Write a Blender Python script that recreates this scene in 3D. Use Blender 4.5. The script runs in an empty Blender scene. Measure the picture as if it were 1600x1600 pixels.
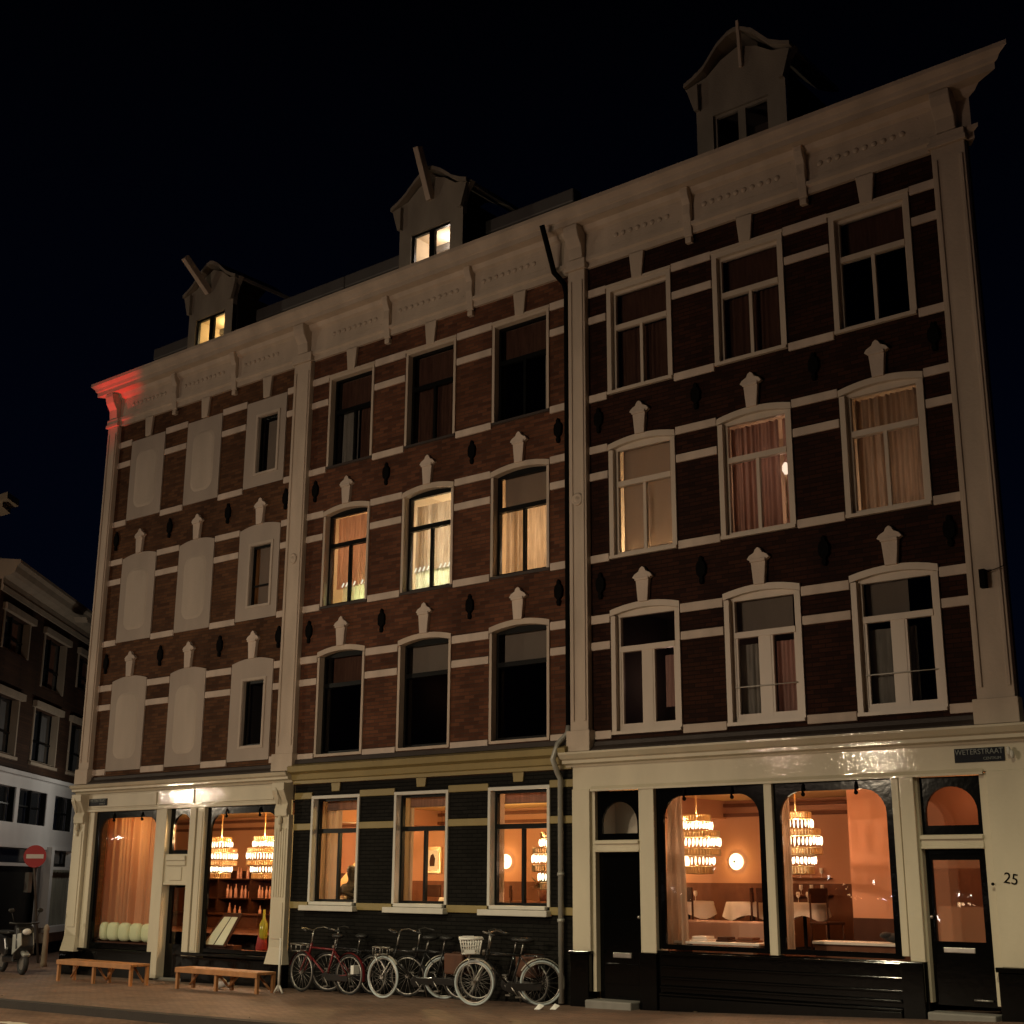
import bpy, bmesh, math, random
from mathutils import Vector, Matrix
random.seed(7)
S = bpy.context.scene
COL = S.collection
# ------------------------------------------------------------------ camera, sky, lamps, exposure
CAM_D, EYE = 17.6616, 1.85
cam_data = bpy.data.cameras.new('camera'); cam_data.lens = 47.523; cam_data.sensor_width = 36; cam_data.sensor_fit = 'HORIZONTAL'
cam_data.clip_start = .1; cam_data.clip_end = 3000
cam = bpy.data.objects.new('camera', cam_data); COL.objects.link(cam)
_r = Vector((0.77246454, 0.63503338, 0.00557974)); _d = Vector((-0.16216485, 0.20573954, -0.9650771)); _f = Vector((-0.61400414, 0.744583, 0.26190659))
m = Matrix(((_r.x, -_d.x, -_f.x, 0), (_r.y, -_d.y, -_f.y, -CAM_D), (_r.z, -_d.z, -_f.z, EYE), (0, 0, 0, 1)))
cam.matrix_world = m
S.camera = cam
W = bpy.data.worlds.new("World"); S.world = W; W.use_nodes = True
nt = W.node_tree; bg = nt.nodes['Background']
tc = nt.nodes.new('ShaderNodeTexCoord'); sx = nt.nodes.new('ShaderNodeSeparateXYZ'); rp = nt.nodes.new('ShaderNodeValToRGB')
nt.links.new(tc.outputs['Generated'], sx.inputs[0]); nt.links.new(sx.outputs['Z'], rp.inputs[0]); nt.links.new(rp.outputs[0], bg.inputs[0])
e = rp.color_ramp.elements
e[0].position = 0.0; e[0].color = (.0007, .0016, .0048, 1)
e[1].position = 0.62; e[1].color = (.0001, .00015, .0004, 1)
k = e.new(.3); k.color = (.0004, .0008, .0030, 1)
bg.inputs[1].default_value = 1.0
S.view_settings.view_transform = 'Standard'; S.view_settings.look = 'None'; S.view_settings.exposure = 0; S.view_settings.gamma = 1
S.cycles.use_denoising = True
S.cycles.max_bounces = 8; S.cycles.transparent_max_bounces = 16; S.cycles.diffuse_bounces = 3; S.cycles.glossy_bounces = 3
S.cycles.sample_clamp_indirect = 4
def lamp(name, kind, loc, energy, color, radius=.03, aim=None, size=60, blend=1.0):
    l = bpy.data.lights.new(name, kind); l.energy = energy; l.color = color; l.shadow_soft_size = radius
    o = bpy.data.objects.new(name, l); COL.objects.link(o); o.location = loc
    if kind == 'SPOT':
        l.spot_size = math.radians(size); l.spot_blend = blend
        o.rotation_euler = (Vector(aim) - Vector(loc)).to_track_quat('-Z', 'Y').to_euler()
    return o
# lanterns on the house fronts across the street, whose glints show in the gloss paint
lamp('lantern_and_fill_light', 'SPOT', (-16.0, -17.4, 5.15), 2500, (1, .80, .55), .10, (-17, 0, .5), 100, 1.0)
lamp('lantern_and_fill_light', 'SPOT', (-41.3, -14.0, 4.85), 2700, (1, .82, .58), .10, (-27, 0, .5), 100, 1.0)
lamp('lantern_and_fill_light', 'POINT', (-20.0, -19.5, 6.0), 1000, (1, .70, .53), .2)  # fill added to lift the upper facade, not a lantern
# lamps hung over the roadway, shining down
for x_, e_ in ((-29.0, 330), (-20.5, 330), (-12.5, 330), (-4.5, 420)):
    lamp('hanging_lamp_light', 'SPOT', (x_, -7.6, 7.4), e_ * 3.0, (1, .87, .56), .10, (x_, -6.2, 0), 118, .55)
lamp('side_street_light', 'POINT', (-32.4, 4.9, 3.9), 70, (1, .92, .78), .12)
lamp('side_street_light', 'POINT', (-29.9, 2.0, 3.8), 34, (1, .92, .78), .12)
lamp('traffic_light_glow', 'SPOT', (-29.2, -2.1, 5.5), 2600, (1, .012, .015), .08, (-26.25, -.45, 13.95), 14.5, .8)
lamp('lantern_and_fill_light', 'POINT', (-50, 2.5, 9.0), 500, (1, .75, .5), .12)  # unseen light added to brighten the dark neighbour cornice

# small shop and window lights on the opposite side of the street, mirrored in the panes
for x_, y_, z_, c_, e_ in [(-51.01, -17.35, 3.46, (1, 0.93, 0.85), 4), (-50.64, -17.35, 3.42, (1, 0.93, 0.85), 5), (-50.32, -17.35, 3.44, (1, 0.93, 0.85), 4), (-49.64, -17.35, 3.46, (1, 0.6, 0.3), 1.2), (-51.45, -17.35, 3.16, (1, 0.6, 0.3), 0.8), (-16.32, -17.35, 1.85, (1, 0.93, 0.85), 2.5), (-17.17, -17.35, 1.69, (1, 0.6, 0.3), 0.8), (-17.01, -17.35, 1.45, (1, 0.6, 0.3), 0.7), (-16.85, -17.35, 1.41, (1, 0.6, 0.3), 0.7), (-16.2, -17.35, 1.43, (1, 0.6, 0.3), 1), (-16.02, -17.35, 1.39, (0.6, 0.7, 1), 2.5), (-17.63, -17.35, 1.91, (1, 0.93, 0.85), 1.2), (-14.09, -17.35, 1.49, (1, 0.93, 0.85), 3), (-13.84, -17.35, 1.51, (1, 0.93, 0.85), 3), (-14.01, -17.35, 1.21, (1, 0.6, 0.3), 1.2), (-13.8, -17.35, 1.23, (1, 0.6, 0.3), 1.2), (-14.69, -17.35, 0.96, (1, 0.93, 0.85), 1.5), (-21.26, -17.35, 2.15, (1, 0.93, 0.85), 1.2), (-22.29, -17.35, 1.53, (1, 0.93, 0.85), 1.5), (-22.55, -17.35, 1.57, (1, 0.93, 0.85), 1.2), (-29.6, -17.35, 1.99, (1, 0.93, 0.85), 1.5), (-34.74, -17.35, 1.45, (1, 0.6, 0.3), 0.8)]:
    lamp('opposite_shop_light', 'POINT', (x_, y_, z_), e_ * .8, c_, .035)

# ------------------------------------------------------------------ materials
def new_mat(name):
    mt = bpy.data.materials.new(name); mt.use_nodes = True
    n = mt.node_tree; return mt, n, n.nodes['Principled BSDF'], n.nodes['Material Output']
def pm(name, col, rough=.6, metal=0, coat=0, var=.12, vs=3.0, bump=0, bs=40, spec=.5, emis=None, est=0):
    mt, n, p, out = new_mat(name)
    p.inputs['Roughness'].default_value = rough; p.inputs['Metallic'].default_value = metal
    p.inputs['Coat Weight'].default_value = coat; p.inputs['Specular IOR Level'].default_value = spec
    c = (*col, 1)
    if var:
        t = n.nodes.new('ShaderNodeTexCoord'); ns = n.nodes.new('ShaderNodeTexNoise'); ns.inputs['Scale'].default_value = vs; ns.inputs['Detail'].default_value = 6
        mx = n.nodes.new('ShaderNodeMix'); mx.data_type = 'RGBA'
        mx.inputs[6].default_value = (*[x * (1 - var * 1.6) for x in col], 1); mx.inputs[7].default_value = (*[min(1, x * (1 + var)) for x in col], 1)
        mp = n.nodes.new('ShaderNodeMapping'); mp.inputs['Scale'].default_value = (1, 1, .35); n.links.new(t.outputs['Object'], mp.inputs[0])
        n.links.new(mp.outputs[0], ns.inputs['Vector']); n.links.new(ns.outputs['Fac'], mx.inputs[0]); n.links.new(mx.outputs[2], p.inputs['Base Color'])
    else: p.inputs['Base Color'].default_value = c
    if bump:
        t2 = n.nodes.new('ShaderNodeTexCoord'); n2 = n.nodes.new('ShaderNodeTexNoise'); n2.inputs['Scale'].default_value = bs; n2.inputs['Detail'].default_value = 3
        b = n.nodes.new('ShaderNodeBump'); b.inputs['Strength'].default_value = bump; b.inputs['Distance'].default_value = .02
        n.links.new(t2.outputs['Object'], n2.inputs['Vector']); n.links.new(n2.outputs['Fac'], b.inputs['Height']); n.links.new(b.outputs[0], p.inputs['Normal'])
        if coat: n.links.new(b.outputs[0], p.inputs['Coat Normal'])
    if emis:
        p.inputs['Emission Color'].default_value = (*emis, 1); p.inputs['Emission Strength'].default_value = est
    return mt
def brick_mat(name, c1, c2, mortar, rough=.85, bw=.22, bh=.065, horiz=False, bump=.6, stain=.45, scale=1.0, spec=.15):
    mt, n, p, out = new_mat(name)
    t = n.nodes.new('ShaderNodeTexCoord'); sp = n.nodes.new('ShaderNodeSeparateXYZ'); cb = n.nodes.new('ShaderNodeCombineXYZ')
    n.links.new(t.outputs['Object'], sp.inputs[0])
    if horiz:
        n.links.new(sp.outputs['X'], cb.inputs[0]); n.links.new(sp.outputs['Y'], cb.inputs[1])
    else:
        ad = n.nodes.new('ShaderNodeMath'); ad.operation = 'ADD'; n.links.new(sp.outputs['X'], ad.inputs[0]); n.links.new(sp.outputs['Y'], ad.inputs[1])
        n.links.new(ad.outputs[0], cb.inputs[0]); n.links.new(sp.outputs['Z'], cb.inputs[1])
    br = n.nodes.new('ShaderNodeTexBrick'); br.inputs['Scale'].default_value = scale
    br.inputs['Brick Width'].default_value = bw; br.inputs['Row Height'].default_value = bh; br.inputs['Mortar Size'].default_value = .006
    br.inputs['Mortar Smooth'].default_value = .3; br.inputs['Bias'].default_value = -.1
    br.inputs['Color1'].default_value = (*c1, 1); br.inputs['Color2'].default_value = (*c2, 1); br.inputs['Mortar'].default_value = (*mortar, 1)
    n.links.new(cb.outputs[0], br.inputs['Vector'])
    ns = n.nodes.new('ShaderNodeTexNoise'); ns.inputs['Scale'].default_value = .7; ns.inputs['Detail'].default_value = 8
    n.links.new(t.outputs['Object'], ns.inputs['Vector'])
    mr = n.nodes.new('ShaderNodeMapRange'); mr.inputs[1].default_value = .3; mr.inputs[2].default_value = .7; mr.inputs[3].default_value = 1 - stain; mr.inputs[4].default_value = 1.1
    n.links.new(ns.outputs['Fac'], mr.inputs[0])
    mx = n.nodes.new('ShaderNodeMix'); mx.data_type = 'RGBA'; mx.blend_type = 'MULTIPLY'; mx.inputs[0].default_value = 1
    n.links.new(br.outputs['Color'], mx.inputs[6]); n.links.new(mr.outputs[0], mx.inputs[7]); n.links.new(mx.outputs[2], p.inputs['Base Color'])
    p.inputs['Roughness'].default_value = rough; p.inputs['Specular IOR Level'].default_value = spec
    b = n.nodes.new('ShaderNodeBump'); b.inputs['Strength'].default_value = bump; b.inputs['Distance'].default_value = .012; b.invert = True
    n2 = n.nodes.new('ShaderNodeTexNoise'); n2.inputs['Scale'].default_value = 45; n.links.new(t.outputs['Object'], n2.inputs['Vector'])
    a2 = n.nodes.new('ShaderNodeMath'); a2.operation = 'MULTIPLY_ADD'; a2.inputs[1].default_value = .35
    n.links.new(n2.outputs['Fac'], a2.inputs[0]); n.links.new(br.outputs['Fac'], a2.inputs[2]); n.links.new(a2.outputs[0], b.inputs['Height']); n.links.new(b.outputs[0], p.inputs['Normal'])
    return mt
def glass_mat(name, tint=(1, 1, 1), refl=1.0):
    mt, n, p, out = new_mat(name); n.nodes.remove(p)
    tr = n.nodes.new('ShaderNodeBsdfTransparent'); tr.inputs[0].default_value = (*tint, 1)
    gl = n.nodes.new('ShaderNodeBsdfGlossy'); gl.inputs['Roughness'].default_value = .02
    fr = n.nodes.new('ShaderNodeLayerWeight'); fr.inputs[0].default_value = .5   # facing is symmetric front to back
    pw = n.nodes.new('ShaderNodeMath'); pw.operation = 'POWER'; pw.inputs[1].default_value = 5; n.links.new(fr.outputs['Facing'], pw.inputs[0])
    mu = n.nodes.new('ShaderNodeMath'); mu.operation = 'MULTIPLY_ADD'; mu.inputs[1].default_value = .9 * refl; mu.inputs[2].default_value = .035 * refl
    t = n.nodes.new('ShaderNodeTexCoord'); ns = n.nodes.new('ShaderNodeTexNoise'); ns.inputs['Scale'].default_value = 2.2
    b = n.nodes.new('ShaderNodeBump'); b.inputs['Strength'].default_value = .06; b.inputs['Distance'].default_value = .05
    n.links.new(t.outputs['Object'], ns.inputs['Vector']); n.links.new(ns.outputs['Fac'], b.inputs['Height']); n.links.new(b.outputs[0], gl.inputs['Normal'])
    ms = n.nodes.new('ShaderNodeMixShader'); n.links.new(pw.outputs[0], mu.inputs[0]); n.links.new(mu.outputs[0], ms.inputs[0])
    n.links.new(tr.outputs[0], ms.inputs[1]); n.links.new(gl.outputs[0], ms.inputs[2]); n.links.new(ms.outputs[0], out.inputs[0])
    return mt
def cloth_mat(name, col, trans=.5, mo=1.0):
    mt, n, p, out = new_mat(name); n.nodes.remove(p)
    t = n.nodes.new('ShaderNodeTexCoord'); mp = n.nodes.new('ShaderNodeMapping'); mp.inputs['Scale'].default_value = (13, 13, 1.6)
    ns = n.nodes.new('ShaderNodeTexNoise'); ns.inputs['Scale'].default_value = 1.6; ns.inputs['Detail'].default_value = 5
    mx = n.nodes.new('ShaderNodeMix'); mx.data_type = 'RGBA'
    mx.inputs[6].default_value = (*[x * (1 - .55 * mo) for x in col], 1); mx.inputs[7].default_value = (*[min(1, x * (1 + .35 * mo)) for x in col], 1)
    n.links.new(t.outputs['Object'], mp.inputs[0]); n.links.new(mp.outputs[0], ns.inputs['Vector']); n.links.new(ns.outputs['Fac'], mx.inputs[0])
    d = n.nodes.new('ShaderNodeBsdfDiffuse'); tl = n.nodes.new('ShaderNodeBsdfTranslucent'); ms = n.nodes.new('ShaderNodeMixShader'); ms.inputs[0].default_value = trans
    for q in (d, tl): n.links.new(mx.outputs[2], q.inputs[0])
    n.links.new(d.outputs[0], ms.inputs[1]); n.links.new(tl.outputs[0], ms.inputs[2]); n.links.new(ms.outputs[0], out.inputs[0])
    return mt
def emit_mat(name, col, st):
    mt, n, p, out = new_mat(name); n.nodes.remove(p); e_ = n.nodes.new('ShaderNodeEmission'); e_.inputs[0].default_value = (*col, 1); e_.inputs[1].default_value = st
    n.links.new(e_.outputs[0], out.inputs[0]); return mt
M = {}
M['brickA'] = brick_mat('brown brick', (.16, .074, .036), (.075, .034, .019), (.08, .054, .036))
M['brickB'] = brick_mat('red brown brick', (.18, .072, .038), (.08, .032, .020), (.088, .058, .042))
M['brickC'] = brick_mat('dark red brick', (.050, .018, .010), (.021, .008, .005), (.015, .009, .007))
M['brickK'] = brick_mat('black painted brick', (.014, .013, .011), (.009, .0085, .007), (.003, .003, .003), rough=.7, bump=.9, spec=.08)
M['brickL'] = brick_mat('side street brick', (.085, .045, .028), (.055, .03, .02), (.05, .035, .025))
M['stone'] = pm('cream painted stone', (.60, .50, .40), .7, var=.24, vs=2.2, bump=.25, bs=22)
M['band'] = pm('pale stone blocks', (.66, .55, .46), .75, var=.28, vs=2.5, bump=.3, bs=30)
M['cream'] = pm('cream gloss paint', (.60, .54, .41), .5, coat=.22, var=.15, vs=2.0, bump=.12, bs=14)
M['creamwin'] = pm('cream window paint', (.64, .55, .45), .4, var=.1, vs=4)
M['ochre'] = pm('ochre paint', (.29, .225, .09), .45, var=.15, vs=3, bump=.15)
M['white'] = pm('white sill paint', (.62, .60, .54), .45, var=.1, vs=5)
M['zinc'] = pm('weathered zinc', (.17, .16, .15), .55, metal=.3, var=.2, vs=2)
M['black'] = pm('black gloss paint', (.002, .002, .002), .10, coat=.0, var=0, bump=.05, bs=12, spec=.22)
M['blackf'] = pm('black frame paint', (.004, .0045, .004), .4, spec=.2, var=.1)
M['iron'] = pm('black iron', (.004, .0035, .003), .9, spec=.08, var=.2, vs=9)
M['slate'] = pm('dark slate', (.018, .017, .017), .85, spec=.2, var=.3, vs=6, bump=.4)
M['lead'] = pm('dark lead flashing', (.045, .033, .027), .6, var=.3, vs=3, bump=.3)
M['panel'] = pm('grey cream plaster', (.46, .39, .33), .8, var=.22, vs=1.2, bump=.3, bs=14)
M['oval'] = pm('paler plaster panel', (.56, .48, .40), .8, var=.2, vs=1.6, bump=.3, bs=14)
M['hood'] = pm('weathered dormer paint', (.34, .30, .24), .7, var=.3, vs=2.6, bump=.3)
M['downpipe'] = pm('galvanised pipe', (.42, .42, .38), .45, metal=.3, var=.25, vs=4)
M['glass'] = glass_mat('window glass', (1, 1, 1), .9)
M['glassdim'] = glass_mat('old window glass', (.86, .86, .86), 1.2)
M['room'] = pm('dim room wall', (.07, .055, .045), .9, var=.1)  # darkness of the unlit rooms put into the wall colour
M['roomlit'] = pm('lit room wall', (.6, .48, .33), .9, var=.05)  # paler copy of the wall for rooms with a lamp
M['terra'] = pm('terracotta plaster', (.50, .23, .13), .85, var=.12, vs=1.0)
M['ceil'] = pm('warm ceiling plaster', (.75, .45, .2), .85, var=.06, vs=1.0)
M['wood'] = pm('bench wood', (.40, .18, .065), .55, var=.35, vs=7, bump=.2)
M['dkwood'] = pm('dark varnished wood', (.06, .022, .012), .6, spec=.12, var=.3, vs=5)
M['midwood'] = pm('brown restaurant wood', (.17, .065, .035), .6, spec=.12, var=.3, vs=5)
M['brass'] = pm('brass', (.72, .50, .26), .3, metal=.8, var=.15, vs=8)
M['bulb'] = emit_mat('glowing glass rods', (1, .80, .50), 3.6)
M['bulbw'] = emit_mat('glowing sconce glass', (1, .78, .40), 3.5)
M['linen'] = pm('white linen', (.78, .66, .58), .8, var=.1, vs=6)
M['green'] = cloth_mat('pale sage velvet', (.62, .66, .44), .0, mo=.12)
M['tyre'] = pm('black rubber', (.015, .015, .015), .7, var=.1)
M['tyrew'] = pm('pale tyre rubber', (.48, .55, .57), .5, var=.1, vs=8)
M['rim'] = pm('worn chrome', (.45, .43, .40), .35, metal=.85, var=.2, vs=12)
M['bikeblack'] = pm('black bicycle enamel', (.012, .012, .013), .3, coat=.6, var=0)
M['bikered'] = pm('red bicycle enamel', (.17, .012, .016), .35, coat=.4, var=.2, vs=12)
M['guard'] = pm('cream mudguard', (.62, .60, .52), .4, coat=.3, var=.15, vs=10)
M['leather'] = pm('brown pannier cloth', (.10, .038, .018), .7, var=.3, vs=10)
M['saddle'] = pm('black saddle vinyl', (.02, .02, .02), .45, var=.1)
M['basket'] = pm('white plastic', (.8, .8, .76), .4, var=.04)
M['redsign'] = pm('red sign face', (.45, .015, .02), .35, var=.06)
M['signwhite'] = pm('white sign bar', (.75, .72, .68), .35, var=.04)
M['plate'] = pm('dark enamel plate', (.006, .008, .014), .6, spec=.2, var=.05)
M['letters'] = pm('pale enamel letters', (.16, .18, .17), .5, var=0)
M['greywall'] = pm('grey white paint', (.50, .50, .50), .6, var=.1, vs=2)
M['side'] = pm('side street stone trim', (.40, .33, .25), .7, var=.2, vs=3)
M['paper'] = pm('menu paper', (.62, .68, .55), .7, var=.06, vs=10)
M['tile'] = pm('grey step stone', (.22, .21, .19), .6, var=.15, vs=6)
M['dbottle'] = pm('dark bottle glass', (.10, .035, .02), .12, var=0, coat=.5)
M['pbottle'] = pm('pink bottle glass', (.75, .36, .27), .15, var=0, coat=.5)
M['ybottle'] = pm('yellow bottle glass', (.34, .30, .03), .15, var=0, coat=.5)
M['rosecloth'] = pm('rose upholstery', (.42, .24, .17), .85, var=.15, vs=5)
M['redcloth'] = pm('red label cloth', (.26, .02, .02), .6, var=.2)
M['leafm'] = pm('dark leaves', (.05, .05, .02), .5, var=.3, vs=12)
M['skin'] = pm('skin', (.45, .25, .17), .5, var=.05)
M['dkcloth'] = pm('dark coat cloth', (.018, .016, .018), .85, var=.1)
M['hair'] = pm('dark hair', (.012, .009, .008), .6, var=.1)
M['helmetw'] = pm('white scooter fairing', (.34, .35, .33), .25, coat=.6, var=.05)
C = {}
C['orange'] = cloth_mat('orange curtain cloth', (.66, .44, .32), .5, mo=.8)
C['orange2'] = cloth_mat('amber curtain cloth', (.74, .63, .50), .5)
C['cafe'] = cloth_mat('pale green cafe curtain', (.85, .92, .62), .65)
C['rose'] = cloth_mat('rose curtain cloth', (.46, .31, .25), .5)
C['beige'] = cloth_mat('beige curtain cloth', (.48, .37, .28), .5)
C['grey'] = cloth_mat('grey net curtain', (.56, .53, .47), .3)
C['dim'] = cloth_mat('dark brown curtain', (.19, .10, .07), .2)
C['blind'] = cloth_mat('grey roller blind cloth', (.46, .39, .33), .3, mo=.15)
C['blindlt'] = cloth_mat('pale roller blind cloth', (.60, .51, .43), .45, mo=.12)
C['terra'] = cloth_mat('terracotta curtain cloth', (.56, .30, .19), .35, mo=.3)
C['cream'] = cloth_mat('cream curtain cloth', (.50, .36, .27), .35, mo=.4)
C['pinkreflection'] = cloth_mat('pink reflection cloth', (.74, .45, .38), .3)  # cloth colour standing in for a lit window reflected in the panes

# ------------------------------------------------------------------ mesh helpers
def origin_of(p):
    v = Vector((0, 0, 0))
    while p: v += p.location; p = p.parent
    return v
class MB:
    def __init__(s): s.v = []; s.f = []; s.sm = set()
    def add(s, vs, fs, smooth=False):
        b = len(s.v); s.v += [tuple(x) for x in vs]
        for q in fs:
            if smooth: s.sm.add(len(s.f))
            s.f.append(tuple(i + b for i in q))
        return s
    def box(s, x0, x1, y0, y1, z0, z1):
        return s.add([(x, y, z) for z in (z0, z1) for y in (y0, y1) for x in (x0, x1)], [(0, 2, 3, 1), (4, 5, 7, 6), (0, 1, 5, 4), (2, 6, 7, 3), (0, 4, 6, 2), (1, 3, 7, 5)])
    def prism(s, pts, off):   # polygon of 3-D points swept by a vector
        n = len(pts); o = Vector(off); a = [Vector(p) for p in pts]
        return s.add(a + [p + o for p in a], [tuple(range(n)), tuple(range(2 * n - 1, n - 1, -1))] + [(i, i + n, (i + 1) % n + n, (i + 1) % n) for i in range(n)])
    def xz(s, poly, y0, y1): return s.prism([(x, y0, z) for x, z in poly], (0, y1 - y0, 0))
    def yz(s, poly, x0, x1): return s.prism([(x0, y, z) for y, z in poly], (x1 - x0, 0, 0))
    def tube(s, path, r, n=8, closed=False):
        P = [Vector(p) for p in path]; rs = r if isinstance(r, (list, tuple)) else [r] * len(P); vs = []; L = len(P)
        up0 = None
        for i, p in enumerate(P):
            a = P[(i - 1) % L] if (closed or i > 0) else p; b = P[(i + 1) % L] if (closed or i < L - 1) else p
            t = (b - a).normalized()
            if up0 is None: up0 = t.orthogonal().normalized()
            u = (up0 - t * up0.dot(t)).normalized(); up0 = u; w = t.cross(u)
            for j in range(n):
                an = 2 * math.pi * j / n; vs.append(p + (u * math.cos(an) + w * math.sin(an)) * rs[i])
        fs = []
        for i in range(L if closed else L - 1):
            for j in range(n):
                i2 = (i + 1) % L; fs.append((i * n + j, i * n + (j + 1) % n, i2 * n + (j + 1) % n, i2 * n + j))
        s.add(vs, fs, True)
        if not closed: s.add(vs[:n], [tuple(range(n - 1, -1, -1))]); s.add(vs[-n:], [tuple(range(n))])
        return s
    def lathe(s, prof, c, n=16, axis='z'):
        vs = []
        for r, h in prof:
            for j in range(n):
                a = 2 * math.pi * j / n; x, y = r * math.cos(a), r * math.sin(a)
                vs.append((c[0] + x, c[1] + y, c[2] + h) if axis == 'z' else ((c[0] + x, c[1] + h, c[2] + y)))
        fs = [(i * n + j, i * n + (j + 1) % n, (i + 1) * n + (j + 1) % n, (i + 1) * n + j) for i in range(len(prof) - 1) for j in range(n)]
        fs2 = [tuple(range(n - 1, -1, -1)), tuple((len(prof) - 1) * n + j for j in range(n))]
        return s.add(vs, fs, True).add(vs, fs2)
    def sphere(s, c, r, n=12):
        rr = r if isinstance(r, (list, tuple)) else (r, r, r); vs = [(c[0], c[1], c[2] - rr[2])]; h = n // 2
        for i in range(1, h):
            a = -math.pi / 2 + math.pi * i / h
            for j in range(n): b = 2 * math.pi * j / n; vs.append((c[0] + rr[0] * math.cos(a) * math.cos(b), c[1] + rr[1] * math.cos(a) * math.sin(b), c[2] + rr[2] * math.sin(a)))
        vs.append((c[0], c[1], c[2] + rr[2])); fs = []
        for j in range(n): fs.append((0, 1 + (j + 1) % n, 1 + j)); fs.append((len(vs) - 1, len(vs) - 1 - n + j, len(vs) - 1 - n + (j + 1) % n))
        for i in range(h - 2):
            for j in range(n): fs.append((1 + i * n + j, 1 + i * n + (j + 1) % n, 1 + (i + 1) * n + (j + 1) % n, 1 + (i + 1) * n + j))
        return s.add(vs, fs, True)
    def build(s, name, mat, parent=None, bevel=0, label=None, recalc=True):
        me = bpy.data.meshes.new(name); o = origin_of(parent)
        me.from_pydata([(v[0] - o.x, v[1] - o.y, v[2] - o.z) for v in s.v], [], s.f)
        for i in s.sm: me.polygons[i].use_smooth = True
        if recalc:
            bm = bmesh.new(); bm.from_mesh(me); bmesh.ops.remove_doubles(bm, verts=bm.verts, dist=1e-5); bmesh.ops.recalc_face_normals(bm, faces=bm.faces); bm.to_mesh(me); bm.free()
        me.materials.append(mat); ob = bpy.data.objects.new(name, me); COL.objects.link(ob)
        if parent: ob.parent = parent
        if bevel:
            b = ob.modifiers.new('bevel', 'BEVEL'); b.width = bevel; b.segments = 2; b.limit_method = 'ANGLE'
        if label: ob['label'] = label
        return ob
def tag(o, label=None, cat=None, group=None, kind=None):
    if label: o['label'] = label
    if cat: o['category'] = cat
    if group: o['group'] = group
    if kind: o['kind'] = kind
    return o
def thing(name, label, cat, loc=(0, 0, 0), group=None):
    o = bpy.data.objects.new(name, None); COL.objects.link(o); o.location = loc; o.empty_display_size = .2
    return tag(o, label, cat, group)
def text(body, loc, size, mat, parent, rotz=0, sx_=1):
    c = bpy.data.curves.new('lettering', 'FONT'); c.body = body; c.size = size; c.extrude = .004; c.align_x = 'CENTER'; c.align_y = 'CENTER'
    tmp = bpy.data.objects.new('tmp', c); COL.objects.link(tmp); bpy.context.view_layer.update()
    me = bpy.data.meshes.new_from_object(tmp.evaluated_get(bpy.context.evaluated_depsgraph_get())); bpy.data.objects.remove(tmp)
    me.materials.clear(); me.materials.append(mat); o = bpy.data.objects.new('lettering', me); COL.objects.link(o)
    o.parent = parent; o.location = Vector(loc) - origin_of(parent); o.rotation_euler = (math.pi / 2, 0, rotz); o.scale = (sx_, 1, 1)
    return o
def wall_grid(b, x0, x1, z0, z1, ops, y=0.0, dep=.30):
    xs = sorted({x0, x1, *[o[0] for o in ops], *[o[1] for o in ops]}); zs = sorted({z0, z1, *[o[2] for o in ops], *[o[3] for o in ops]})
    for i in range(len(xs) - 1):
        for j in range(len(zs) - 1):
            cx, cz = (xs[i] + xs[i + 1]) / 2, (zs[j] + zs[j + 1]) / 2
            if any(o[0] < cx < o[1] and o[2] < cz < o[3] for o in ops): continue
            b.add([(xs[i], y, zs[j]), (xs[i + 1], y, zs[j]), (xs[i + 1], y, zs[j + 1]), (xs[i], y, zs[j + 1])], [(0, 1, 2, 3)])
    for a, c, d, e_ in ops:
        b.add([(a, y, d), (a, y + dep, d), (a, y + dep, e_), (a, y, e_)], [(0, 1, 2, 3)]); b.add([(c, y, d), (c, y, e_), (c, y + dep, e_), (c, y + dep, d)], [(0, 1, 2, 3)])
        b.add([(a, y, d), (c, y, d), (c, y + dep, d), (a, y + dep, d)], [(0, 1, 2, 3)]); b.add([(a, y, e_), (a, y + dep, e_), (c, y + dep, e_), (c, y, e_)], [(0, 1, 2, 3)])
def arc(x0, x1, ze, zm, n=10):
    return [(x0 + (x1 - x0) * i / n, ze + (zm - ze) * (1 - (2 * i / n - 1) ** 2)) for i in range(n + 1)]
def rounded_opening(x0, x1, z0, z1, r, n=7):   # rectangle whose two upper corners are rounded
    p = [(x0, z0), (x0, z1 - r)] + [(x0 + r - r * math.cos(a), z1 - r + r * math.sin(a)) for a in [math.pi / 2 * i / n for i in range(1, n)]] + [(x0 + r, z1)]
    q = [(x0 + x1 - x, z) for x, z in reversed(p)]
    return p + q
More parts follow.
